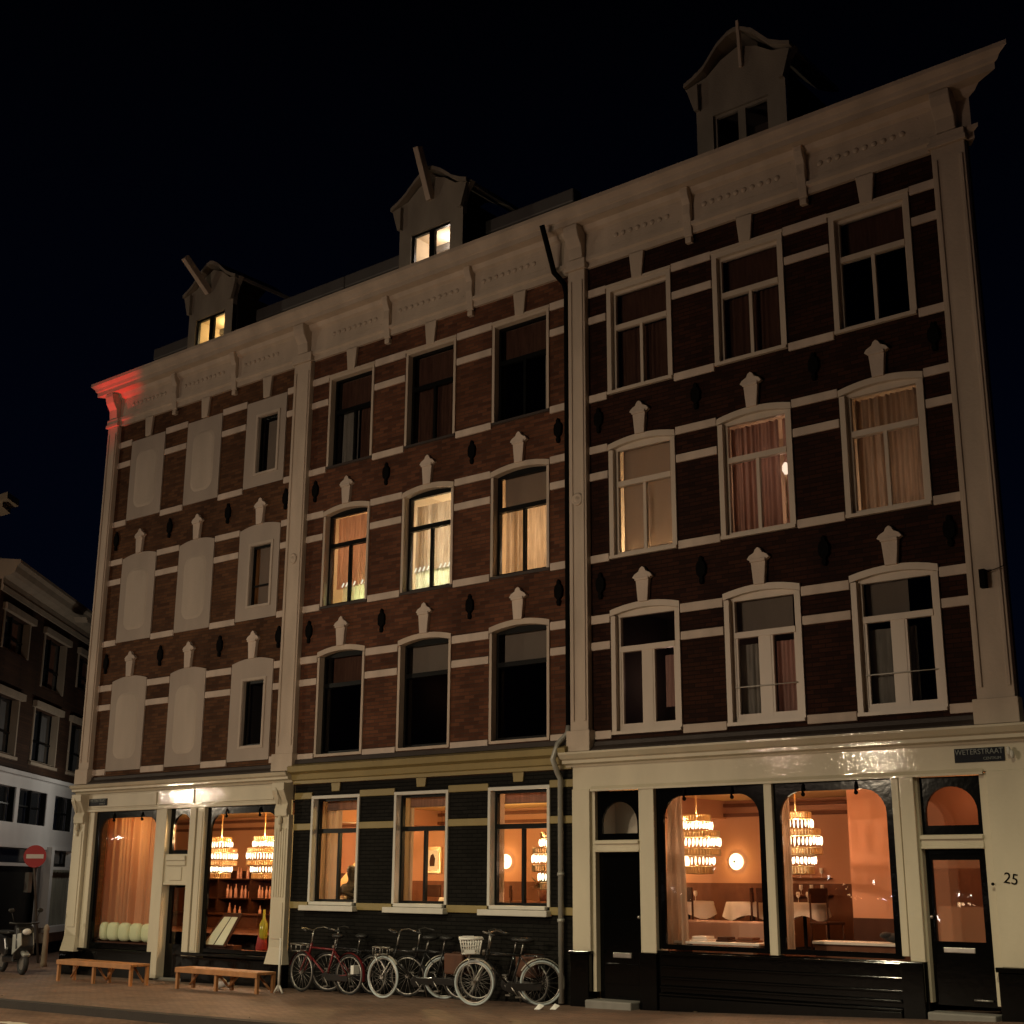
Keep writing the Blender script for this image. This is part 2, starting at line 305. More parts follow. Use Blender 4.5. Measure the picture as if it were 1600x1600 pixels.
def plate_with_hole(b, X0, X1, Z0, Z1, hole, y0, y1):   # a board with a round-cornered opening, bridged strip by strip
    h = hole; n = len(h); x0, x1 = h[0][0], h[-1][0]
    ring = []
    for x, z in h:
        if z <= h[0][1] + 1e-6 and x <= x0 + 1e-6: ring.append((X0, Z0))
        elif z <= h[0][1] + 1e-6 and x >= x1 - 1e-6: ring.append((X1, Z0))
        else:
            cx = (x0 + x1) / 2; zt = max(q[1] for q in h)
            if z < zt - 1e-6 and abs(x - x0) < 1e-6: ring.append((X0, z))
            elif z < zt - 1e-6 and abs(x - x1) < 1e-6: ring.append((X1, z))
            elif z >= zt - 1e-6: ring.append((x, Z1))
            else: ring.append((X0 if x < cx else X1, Z1))
    for yy in (y0, y1):
        for i in range(n - 1):
            b.add([(h[i][0], yy, h[i][1]), (h[i + 1][0], yy, h[i + 1][1]), (ring[i + 1][0], yy, ring[i + 1][1]), (ring[i][0], yy, ring[i][1])], [(0, 1, 2, 3)])
        b.add([(h[0][0], yy, h[0][1]), (ring[0][0], yy, ring[0][1]), (ring[-1][0], yy, ring[-1][1]), (h[-1][0], yy, h[-1][1])], [(0, 1, 2, 3)])
    for i in range(n):
        j = (i + 1) % n; b.add([(h[i][0], y0, h[i][1]), (h[j][0], y0, h[j][1]), (h[j][0], y1, h[j][1]), (h[i][0], y1, h[i][1])], [(0, 1, 2, 3)])
    for a, c in (((X0, Z0), (X0, Z1)), ((X0, Z1), (X1, Z1)), ((X1, Z1), (X1, Z0)), ((X1, Z0), (X0, Z0))):
        b.add([(a[0], y0, a[1]), (c[0], y0, c[1]), (c[0], y1, c[1]), (a[0], y1, a[1])], [(0, 1, 2, 3)])
    return b
def pane(x0, x1, z0, z1, y, mat, parent, name='pane'):
    return MB().box(x0, x1, y, y + .006, z0, z1).build(name, mat, parent)
def curtain(x0, x1, y, z0, z1, mat, label, amp=.03, wl=.11, group='curtains and blinds behind the windows', flare=0, cat='curtain'):
    n = max(8, int((x1 - x0) / wl * 8)); b = MB(); vs = []; ph = random.random() * 6
    zs = [z1, z1 - (z1 - z0) * .35, z1 - (z1 - z0) * .7, z0]
    off = [random.uniform(-.5, .5) for _ in range(n + 1)]
    for k_, z in enumerate(zs):
        for i in range(n + 1):
            u = i / n; x = x0 + (x1 - x0) * (u + flare * (k_ / 3 - .5) * (u - .5))
            w = math.sin(u * (x1 - x0) / wl * 2 * math.pi + ph + math.sin(u * 9 + ph) * 1.9 + math.sin(u * 23 + ph * 2) * .8 + k_ * .25) * (.75 + .4 * math.sin(u * 15 + ph * 3)) + .35 * math.sin(u * (x1 - x0) / wl * 9.1 + ph)
            vs.append((x, y + amp * w * (1 - .15 * off[i]), z))
    m_ = n + 1
    b.add(vs, [(r * m_ + i, r * m_ + i + 1, (r + 1) * m_ + i + 1, (r + 1) * m_ + i) for r in range(3) for i in range(n)], True)
    o = b.build('curtain', mat, None, recalc=False)
    return tag(o, label, cat, group)
def blind(x0, x1, y, z0, z1, mat, label):
    b = MB(); b.box(x0, x1, y, y + .004, z0, z1); b.tube([(x0, y + .002, z0), (x1, y + .002, z0)], .012, 6)
    return tag(b.build('roller_blind', mat), label, 'blind', 'curtains and blinds behind the windows')
def room_box(x0, x1, z0, z1, parent, mat, y0=.3, y1=1.9):
    v = [(x0, y0, z0), (x1, y0, z0), (x1, y0, z1), (x0, y0, z1), (x0, y1, z0), (x1, y1, z0), (x1, y1, z1), (x0, y1, z1)]
    return MB().add(v, [(4, 5, 6, 7), (0, 4, 7, 3), (1, 2, 6, 5), (0, 1, 5, 4), (3, 7, 6, 2)]).build('room_lining', mat, parent)

# ------------------------------------------------------------------ ground
def gz(x):
    P = [(-400, -.6), (-60, -.4), (-30, -.2), (-23.4, -.15), (-17, -.08), (-11.66, 0), (-6.2, .2), (0, .38), (20, .6), (400, .9)]
    for (a, b), (c, d) in zip(P, P[1:]):
        if x <= c: return b + (d - b) * (x - a) / (c - a)
    return P[-1][1]
XS = [-400, -60, -45, -36, -30, -26, -23.4, -20, -17, -14, -11.66, -9, -6.2, -3, 0, 8, 20, 60, 400]
def strip(name, y0, y1, dz, mat, xs=XS):
    b = MB()
    for a, c in zip(xs, xs[1:]):
        b.add([(a, y0, gz(a) + dz), (c, y0, gz(c) + dz), (c, y1, gz(c) + dz), (a, y1, gz(a) + dz)], [(0, 1, 2, 3)])
    return tag(b.build(name, mat), kind='structure')
M['pave'] = brick_mat('pavement clinker', (.26, .165, .12), (.17, .11, .08), (.08, .055, .042), horiz=True, bw=.21, bh=.07, bump=.9, stain=.4, rough=.6, spec=.4)
M['road'] = brick_mat('road clinker', (.25, .15, .10), (.17, .10, .07), (.08, .055, .04), horiz=True, bw=.21, bh=.08, bump=.8, stain=.45, rough=.6)
M['kerb'] = pm('kerb stone', (.03, .024, .02), .7, var=.25, vs=4, bump=.3)
M['earth'] = pm('dark ground', (.03, .025, .022), .9, var=.2)
strip('ground', -400, 400, -.35, M['earth'])
strip('pavement', -4.55, 14, 0, M['pave'])
b = MB()
for a, c in zip(XS, XS[1:]):
    b.add([(a, -4.75, gz(a) - .15), (c, -4.75, gz(c) - .15), (c, -4.55, gz(c) - .15), (a, -4.55, gz(a) - .15), (a, -4.75, gz(a) + .004), (c, -4.75, gz(c) + .004), (c, -4.55, gz(c) + .004), (a, -4.55, gz(a) + .004)], [(4, 5, 6, 7), (0, 1, 5, 4), (3, 2, 6, 7)])
tag(b.build('kerb', M['kerb']), kind='structure')
strip('road', -14, -4.75, -.12, M['road'])
strip('pavement_across_the_street', -17.9, -14, .0, M['pave'])
M['worn'] = pm('worn road paint', (.50, .44, .36), .7, var=.3, vs=9)
for px_, py_, sx_2, sy_2 in ((-18.9, -6.1, .5, .16), (-18.0, -6.25, .45, .14), (-15.4, -5.35, .4, .05), (-17.1, -6.4, .4, .12), (-16.6, -6.0, .2, .08)):
    n_ = 16; pts = [(px_ + sx_2 * math.cos(i * 2 * math.pi / n_) * random.uniform(.55, 1.1), py_ + sy_2 * math.sin(i * 2 * math.pi / n_) * random.uniform(.5, 1.1)) for i in range(n_)]
    tag(MB().add([(x, y, gz(x) - .12 + .005) for x, y in pts], [tuple(range(n_))]).build('road_marking', M['worn'], recalc=False), kind='structure')
# ------------------------------------------------------------------ the row of houses
ZROW = {3: (9.80, 11.70, 10.98), 2: (6.95, 8.86, 8.19), 1: (4.10, 6.05, 5.43), 0: (1.42, 3.33, 2.72)}
BAYS = {'A': [(-26.1, -24.84), (-24.0, -22.8), (-21.95, -20.68)], 'B': [(-19.38, -18.1), (-17.22, -15.93), (-15.03, -13.72)], 'C': [(-12.46, -11.16), (-10.36, -9.08), (-8.28, -6.99)]}
EX = {'A': (-27.0, -20.15), 'B': (-20.15, -13.08), 'C': (-13.08, -6.04)}
house = {}
house['A'] = thing('corner_house', 'brick corner house at the left end with blind plastered windows above a cream shopfront', 'house', (-23.6, 0, -.15), 'houses of the four storey terrace')
house['B'] = thing('terraced_house', 'middle brick house with amber curtained windows over a black painted ground floor', 'house', (-16.6, 0, -.08), 'houses of the four storey terrace')
house['C'] = thing('terraced_house', 'right hand dark red brick house numbered 25 above a cream and black shopfront', 'house', (-9.5, 0, 0), 'houses of the four storey terrace')
SH = (-.53, .85)   # the flank walls run back at a slant
def build_house(k):
    H = house[k]; x0, x1 = EX[k]; bays = BAYS[k]
    wallm = M['brick' + k]
    ops = [(a, c, ZROW[f][0], ZROW[f][1]) for f in (1, 2, 3) for a, c in bays]
    b = MB(); wall_grid(b, x0, x1, 3.55, 12.3, ops)
    dl = 8.0; sl = -6.2 if k == 'A' else -3.5; sr = -3.5 if k != 'C' else -4.6
    def P(x, s_, z): return (x + s_, dl, z)
    b.add([(x0, 0, -.5), P(x0, sl, -.5), P(x0, sl, 13.0), (x0, 0, 13.0)], [(0, 1, 2, 3)]) if k == 'A' else None
    if k == 'C': b.add([(x1, 0, -.5), (x1, 0, 13.0), P(x1, sr, 13.0), P(x1, sr, -.5)], [(0, 1, 2, 3)])
    if k == 'A': b.add([P(x0, sl, -.5), P(-13.08, -3.5, -.5), P(-13.08, -3.5, 13.0), P(x0, sl, 13.0)], [(0, 1, 2, 3)])
    if k == 'C': b.add([P(x0, sl, -.5), P(x1, sr, -.5), P(x1, sr, 13.0), P(x0, sl, 13.0)], [(0, 1, 2, 3)])
    b.build('wall', wallm, H)
    # stone bands: upper, lower and sill courses between the bays
    pl = {'A': .26, 'B': .27, 'C': .22}[k]
    xs = [x0 + pl] + [q for w in bays for q in w] + [{'A': -20.42, 'B': -13.35, 'C': -6.56}[k]]
    gaps = [(xs[i], xs[i + 1]) for i in range(0, len(xs), 2)]
    for g, (a, c) in enumerate(gaps):
        for zlo, zhi in ((11.63, 11.77), (11.13, 11.26), (9.69, 9.82), (8.77, 8.90), (8.30, 8.43), (6.88, 7.01), (5.86, 6.0), (5.43, 5.56), (4.0, 4.13)):
            i0 = 0.0 if g == 0 else .02
            MB().box(a + i0, c - .02, -.035, .02, zlo, zhi).build('stone_band', M['band'], H, bevel=.008)
    # keystones over the top windows, finials over the arched ones, iron wall anchors
    for a, c in bays:
        xc = (a + c) / 2
        MB().xz([(xc - .10, 11.72), (xc + .10, 11.72), (xc + .15, 12.2), (xc - .15, 12.2)], -.06, .0).build('keystone', M['stone'], H, bevel=.01)
        for zb in (8.93, 6.12):
            q = [(-.09, 0), (.09, 0), (.125, .36), (.19, .40), (.15, .45), (.07, .49), (.045, .54), (0, .57), (-.045, .54), (-.07, .49), (-.15, .45), (-.19, .40), (-.125, .36)]
            MB().xz([(xc + u, zb + v) for u, v in q], -.075, .0).box(xc - .13, xc + .13, -.10, -.075, zb + .34, zb + .39).build('finial', M['band'], H, bevel=.008)
    anc = {'A': (-26.42, -24.42, -22.40, -20.56), 'B': (-19.67, -17.68, -15.50, -13.52), 'C': (-12.66, -10.74, -8.66, -6.78)}[k]
    for xa in anc:
        for zb in (9.12, 6.26):
            q = [(-.02, 0), (.02, 0), (.035, .06), (.02, .1), (.075, .16), (.085, .26), (.07, .33), (.03, .37), (.03, .41), (0, .45), (-.03, .41), (-.03, .37), (-.07, .33), (-.085, .26), (-.075, .16), (-.02, .1), (-.035, .06)]
            MB().xz([(xa + u, zb + v) for u, v in q], -.05, .0).build('wall_anchor', M['iron'], H)
    # main cornice, mitred round the free ends of the row
    prof = [(0, 12.18), (-.06, 12.18), (-.06, 12.29), (-.10, 12.32), (-.10, 12.38), (-.04, 12.40), (-.04, 12.86), (-.10, 12.90), (-.14, 12.98), (-.30, 13.00), (-.30, 13.10), (-.33, 13.12), (-.35, 13.18), (-.42, 13.25), (-.42, 13.32), (.12, 13.36), (.12, 12.18)]
    b = MB(); eL = 1 if k == 'A' else 0; eR = 1 if k == 'C' else 0; n = len(prof); vs = []
    for y, z in prof: vs.append((x0 + (min(y, 0) * eL if eL else .001), y, z))
    for y, z in prof: vs.append((x1 - (min(y, 0) * 1.9 * eR if eR else 0), y, z))
    b.add(vs, [(i, (i + 1) % n, (i + 1) % n + n, i + n) for i in range(n)] + [tuple(range(n - 1, -1, -1)), tuple(range(n, 2 * n))])
    b.build('cornice', M['stone'], H)
    b = MB()   # relief along the frieze
    cons = {'A': (-24.5, -22.4), 'B': (-17.72, -15.55), 'C': (-10.75, -8.65)}[k]
    edges = [x0 + .55, *cons, x1 - .5]
    for a, c in zip(edges, edges[1:]):
        a_, c_ = a + .2, c - .2
        b.box(a_, c_, -.047, -.038, 12.47, 12.49); b.box(a_, c_, -.047, -.038, 12.80, 12.82)
        t = a_ + .1
        while t < c_ - .12:
            b.lathe([(0.0, -.008), (.045, -.006), (.05, .005), (.0, .009)], (t, -.045, 12.645), 8, 'y'); t += .15
    b.build('frieze_relief', M['stone'], H)
    for xc in cons:
        q = [(-.04, 12.12), (-.09, 12.14), (-.11, 12.40), (-.13, 12.52), (-.12, 12.70), (-.17, 12.80), (-.20, 12.90), (-.20, 12.985), (-.04, 12.985)]
        MB().yz(q, xc - .075, xc + .075).box(xc - .06, xc + .06, -.09, -.0, 12.02, 12.12).build('console', M['stone'], H, bevel=.012)
    # mansard roof
    yb = 1.05
    b = MB(); zr = 14.30
    dx, dw = {'A': (-23.88, .75), 'B': (-16.95, .81), 'C': (-9.88, .80)}[k]
    for ra, rb in ((x0, dx - dw), (dx + dw, x1)): b.add([(ra, .1, 13.35), (rb, .1, 13.35), (rb, yb, zr), (ra, yb, zr)], [(0, 1, 2, 3)])
    b.add([(x0, yb, zr), (x1, yb, zr), (x1 + sr, dl, zr + .4), (x0 + sl, dl, zr + .4)], [(0, 1, 2, 3)])
    b.add([(x0, .1, 13.0), (x0, yb, zr), (x0 + sl, dl, zr + .4), (x0 + sl, dl, 13)], [(0, 1, 2, 3)])
    b.add([(x1, .1, 13.0), (x1 + sr, dl, 13), (x1 + sr, dl, zr + .4), (x1, yb, zr)], [(0, 1, 2, 3)])
    b.build('roof', M['slate'], H)
    if k != 'C':
        MB().box(max(x0, -27.2) + .0, {'A': -20.16, 'B': -13.9}[k], yb - .08, yb + .2, zr - .02, zr + .27).build('ridge_flashing', M['zinc'], H, bevel=.03)
    for a, c in bays:
        pass
for k_ in 'ABC': build_house(k_)
# giant pilasters between the houses
def pilaster(H, xa, xb, zb=4.15, zt=12.18, foot=True, roundel=True):
    b = MB(); b.box(xa, xb, -.12, 0, zb, zt)
    r = .055   # raised border round a sunk panel
    b.box(xa + .035, xa + .035 + r, -.14, -.12, zb + .15, zt - .2); b.box(xb - .035 - r, xb - .035, -.14, -.12, zb + .15, zt - .2)
    b.box(xa - .04, xb + .04, -.17, 0, zt, zt + .08); b.box(xa - .02, xb + .02, -.15, 0, zt + .08, zt + .2)
    b.box(xa - .05, xb + .05, -.17, 0, 3.82, zb)
    o = b.build('pilaster', M['stone'], H, bevel=.012)
    if roundel:
        c = MB(); xc = (xa + xb) / 2
        c.lathe([(.11, 0), (.11, .02), (.085, .03), (.07, .02), (.05, .025), (.02, .045), (0.001, .05)], (xc, -.12, 8.0), 20, 'y')
        c.v = [(x, -.24 - y, z) for x, y, z in c.v]
        c.build('roundel', M['stone'], o)
    # scrolled console carrying the cornice
    xc = (xa + xb) / 2
    MB().yz([(-.04, 12.4), (-.14, 12.4), (-.16, 12.6), (-.26, 12.76), (-.30, 12.9), (-.30, 12.985), (-.04, 12.985)], xc - .15, xc + .15).build('console', M['stone'], H, bevel=.015)
pilaster(house['A'], -27.0, -26.62, roundel=False); pilaster(house['A'], -20.38, -19.88)
pilaster(house['B'], -13.22, -12.86, roundel=True); pilaster(house['C'], -6.56, -6.06, roundel=False)

# ---- windows
def window(k, i, f, style, mull=True, casement=False, glass='glassdim', lab=None, ground=False):
    H = house[k]; x0, x1 = BAYS[k][i]; z0, z1, zt = ZROW[f]; arch = f in (1, 2)
    cream = style == 'cream'; fm = M['creamwin'] if cream else M['blackf']; cw = .055 if not cream else .085
    yf = .10 if not cream else .05
    a, c = x0 + cw, x1 - cw
    fw = .045 if not cream else .05
    b = MB(); zi = z1 - (.12 if arch else cw)
    b.box(a, a + fw, yf, yf + .07, z0, zi); b.box(c - fw, c, yf, yf + .07, z0, zi)
    b.box(a + fw, c - fw, yf, yf + .07, z0, z0 + fw + .01)
    if arch: b.xz([(a, zi)] + [(x, z - .02) for x, z in arc(a, c, z1 - .05, z1 + .03)] + [(c, zi)] , yf, yf + .07)
    else: b.box(a + fw, c - fw, yf, yf + .07, zi - fw, zi)
    zl = zt - .07
    b.box(a + fw, c - fw, yf - .015, yf + .075, zl, zt + (.01 if not cream else .02))
    xm = (a + c) / 2; mw = .028 if not casement else .085
    if mull: b.box(xm - mw, xm + mw, yf + .003, yf + .065, z0 + fw + .01, zl)
    if casement:
        for u, v in ((a + fw, xm - mw), (xm + mw, c - fw)):
            b.box(u, v, yf + .006, yf + .06, z0 + fw + .01, z0 + fw + .07); b.box(u, u + .035, yf + .009, yf + .058, z0 + .12, zl); b.box(v - .035, v, yf + .009, yf + .058, z0 + .12, zl)
    w = b.build('window', fm, H, label=lab)
    pane(a + fw * .5, c - fw * .5, z0 + .03, zi - .01 if not arch else z1 - .02, yf + .035, M[glass], w)
    # painted surround
    cb = MB(); yo, yi = -.03, yf
    cm = M['creamwin'] if cream else M['white'] if ground else M['stone']
    cb.box(x0, a, yo, yi + .02, z0 + (.0 if f else 0), z1 - (.1 if arch else 0)); cb.box(c, x1, yo, yi + .02, z0, z1 - (.1 if arch else 0))
    if arch:
        up = arc(x0 - .01, x1 + .01, z1 - .0, z1 + .085); lo = arc(x0 - .01, x1 + .01, z1 - .10, z1 - .012)
        for (p, q), (r_, s_) in zip(zip(up, up[1:]), zip(lo, lo[1:])): cb.xz([r_, s_, q, p], yo - .01, yi + .02)
    else:
        cb.box(a, c, yo, yi + .02, z1 - cw, z1)
        cb.box(x0 - .02, x1 + .02, yo - .015, 0, z1, z1 + .05) if f == 3 else None
    cb.build('surround', cm, w)
    sb = MB(); 
    if f: sb.box(x0 + .005, x1 - .005, -.03 if not cream else -.06, yf, z0 - .05, z0 + .0)
    if f: sb.build('sill', cm if f == 1 else M['lead'] if not cream else cm, w)
    return w, (a + fw, c - fw, z0 + fw, zl, zt, z1)
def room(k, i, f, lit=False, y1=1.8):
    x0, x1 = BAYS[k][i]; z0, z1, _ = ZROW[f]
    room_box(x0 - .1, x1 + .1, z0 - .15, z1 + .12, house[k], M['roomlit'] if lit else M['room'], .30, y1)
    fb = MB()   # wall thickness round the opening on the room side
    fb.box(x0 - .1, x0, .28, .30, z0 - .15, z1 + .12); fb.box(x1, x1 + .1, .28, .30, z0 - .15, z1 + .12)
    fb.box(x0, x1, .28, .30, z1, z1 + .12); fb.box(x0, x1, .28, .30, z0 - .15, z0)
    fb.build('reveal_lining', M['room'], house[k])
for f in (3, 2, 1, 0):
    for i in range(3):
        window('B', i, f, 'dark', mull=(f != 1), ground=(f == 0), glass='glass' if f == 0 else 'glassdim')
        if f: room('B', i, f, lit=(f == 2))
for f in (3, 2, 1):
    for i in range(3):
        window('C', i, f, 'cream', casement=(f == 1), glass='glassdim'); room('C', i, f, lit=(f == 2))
# room lamps behind the lit curtains
def rl(x, y, z, e_, c, r=.03): lamp('room_light', 'POINT', (x, y, z), e_, c, r)
rl(-18.9, 1.2, 8.0, 40, (1, .62, .36)); rl(-16.5, 1.2, 7.9, 75, (1, .86, .64)); rl(-14.3, 1.2, 7.6, 54, (1, .70, .42))
rl(-18.5, .5, 7.15, 7, (.85, 1, .5)); rl(-16.75, .5, 7.15, 6, (.9, 1, .66)); rl(-16.3, .5, 7.15, 6, (.9, 1, .66))
rl(-12.1, .33, 7.10, 16, (1, .70, .38)); rl(-11.75, .33, 7.08, 16, (1, .70, .38)); rl(-11.42, .33, 7.12, 18, (1, .70, .38)); rl(-11.8, 1.5, 7.6, 26, (1, .82, .66)); rl(-9.7, 1.1, 7.9, 14, (1, .64, .50)); rl(-7.6, 1.2, 7.4, 14, (1, .70, .50))
rl(-9.3, .9, 5.0, 4, (1, .6, .4)); rl(-16.9, 1.2, 5.2, .3, (1, .5, .3)); rl(-12.0, 1.0, 5.0, 2.4, (1, .6, .45))
# ---- curtains and blinds
Y = .24
curtain(-19.2, -18.75, Y, 9.86, 10.95, C['grey'], 'dim net curtain, left half of the top floor window beside the tall left pilaster', .02)
curtain(-18.68, -18.2, Y, 9.86, 10.95, C['dim'], 'dark brown curtain, right half of the top floor window beside the tall left pilaster', .02)
blind(-19.25, -18.2, Y - .02, 10.98, 11.62, C['dim'], 'brown blind in the upper pane of the first top floor window of the middle house')
curtain(-17.1, -16.02, Y, 9.86, 10.95, C['dim'], 'dark drawn curtain of the middle top floor window in the middle house', .015)
blind(-17.1, -16.02, Y - .02, 10.98, 11.62, C['dim'], 'brown blind in the upper pane of the middle top floor window of the middle house')
blind(-14.9, -13.83, Y - .02, 11.0, 11.62, C['dim'], 'brown blind in the upper pane of the black top floor window by the drainpipe')
curtain(-14.0, -13.83, Y, 9.86, 10.95, C['grey'], 'narrow grey curtain strip at the right of the black top floor window by the drainpipe', .01, .06)
curtain(-19.22, -18.2, Y, 7.30, 8.74, C['orange'], 'orange backlit curtain in the left lit window of the middle house', .04, .10)
curtain(-19.0, -18.22, Y - .03, 7.0, 7.33, C['cafe'], 'short green cafe curtain below the orange curtain, left lit window', .012, .09)
curtain(-17.08, -16.05, Y, 7.32, 8.62, C['orange2'], 'pale amber lace curtain in the centre lit window of the middle house', .035, .085)
curtain(-17.06, -16.07, Y - .03, 7.0, 7.36, C['cafe'], 'bright yellow green cafe curtain across the bottom of the centre lit window', .012, .09)
curtain(-14.88, -13.83, Y, 7.0, 8.15, C['orange2'], 'striped amber curtain in the right lit window beside the drainpipe', .045, .14)
blind(-14.9, -13.83, Y - .02, 8.2, 8.84, C['blind'], 'grey blind in the upper pane above the striped amber curtain')
for xa, xb, zz in ((-19.0, -18.22, 7.36), (-17.06, -16.07, 7.39)):
    b = MB(); t = xa
    while t < xb:
        if abs(t - (xa + xb) / 2 - .0) > .05: b.tube([(t, Y - .06, zz - .035), (t + .03, Y - .062, zz), (t + .045, Y - .06, zz + .04)], .013, 6)
        t += .105
    tag(b.build('curtain_rings', emit_mat('white rings with added glow', (1, 1, .8), 1.3)), 'row of white loops holding the cafe curtain of the %s lit window' % ('left' if xa < -18 else 'centre'), 'curtain rings', 'curtains and blinds behind the windows')  # glow put into the loops by emission; they are no lamps
blind(-19.2, -18.2, Y, 5.44, 6.0, C['dim'], 'dark blind in the first floor black window next to the tall left pilaster')
blind(-17.1, -16.02, Y, 5.46, 6.03, C['blind'], 'grey blind in the arched upper pane of the middle black window on the first floor')
blind(-14.9, -13.83, Y, 5.46, 6.03, C['blind'], 'grey blind in the arched upper pane of the first floor window by the grey drainpipe')
# house C
Y = .2
blind(-12.33, -11.28, Y, 11.06, 11.6, C['dim'], 'brown blind in the upper pane of the top left window of the dark red house')
curtain(-12.33, -11.28, Y, 9.86, 10.92, C['dim'], 'brown curtain behind the top left window of the dark red house', .012)
blind(-10.25, -9.2, Y, 11.06, 11.6, C['dim'], 'brown blind in the upper pane of the top centre window of the dark red house')
curtain(-10.25, -9.2, Y, 9.86, 10.92, C['dim'], 'brown curtain behind the top centre window of the dark red house', .012)
blind(-8.15, -7.1, Y, 11.06, 11.6, C['dim'], 'brown blind in the upper pane of the top right window of the dark red house')
blind(-12.33, -11.28, Y + .02, 7.06, 8.8, C['blindlt'], 'pale roller blind with warm lamp glow along its lower edge')
curtain(-10.25, -9.42, Y, 7.0, 8.72, C['rose'], 'rose coloured pleated curtain in the centre window with a lamp beside it', .04, .075)
curtain(-9.36, -9.2, Y + .02, 7.0, 8.72, C['rose'], 'rose curtain edge at the right of the small bright lamp', .02, .1)
curtain(-8.15, -7.1, Y, 7.0, 8.72, C['beige'], 'beige and brown pleated curtain in the right second floor window', .045, .10)
l_ = thing('table_lamp', 'small bright lamp showing at the edge of the rose curtain', 'lamp', (-9.3, .16, 7.75))
MB().lathe([(.02, 0), (.03, .02), (.055, .06), (.05, .14), (.02, .19)], (-9.3, .15, 7.80), 10).build('lamp_shade', emit_mat('small lamp glass', (1, .75, .55), 1.6), l_)
MB().tube([(-9.3, .15, 7.1), (-9.3, .15, 7.82)], .01, 6).build('stem', M['brass'], l_)
curtain(-11.58, -11.3, Y, 4.45, 5.26, C['pinkreflection'], 'pink sheet imitating a reflection in the right casement of the lowest left window, dark red house', .012)  # pink sheets here imitate the reflection of a lit window opposite
curtain(-12.02, -11.86, Y, 4.4, 5.26, C['pinkreflection'], 'narrow pink sheet imitating a reflection in the left casement of the lowest left window, dark red house', .01, .06)
blind(-10.25, -9.32, Y, 5.46, 6.05, C['blind'], 'grey blind in the arched upper pane of the first floor centre window, dark red house')
curtain(-10.24, -9.8, Y, 4.2, 5.28, C['grey'], 'grey curtain in the left casement of the first floor centre window, dark red house', .02)
curtain(-9.62, -9.22, Y, 4.2, 5.28, C['pinkreflection'], 'pink sheet imitating a reflection in the right casement of the first floor centre window, dark red house', .02)
blind(-8.15, -7.52, Y, 5.46, 6.05, C['blind'], 'grey blind covering part of the upper pane, first floor right window')
curtain(-8.15, -7.72, Y, 4.2, 5.28, C['grey'], 'straight grey curtain in the left casement of the first floor right window', .012, .2)
curtain(-7.56, -7.44, Y, 4.2, 5.28, C['grey'], 'thin grey curtain edge beside the black pane, first floor right window', .01, .08)
for xa, xb in ((-10.24, -9.2), (-8.15, -7.1)):
    b = MB().tube([(xa, .02, 4.62), (xb, .02, 4.62)], .008, 6).build('safety_bar', M['white'], house['C'])
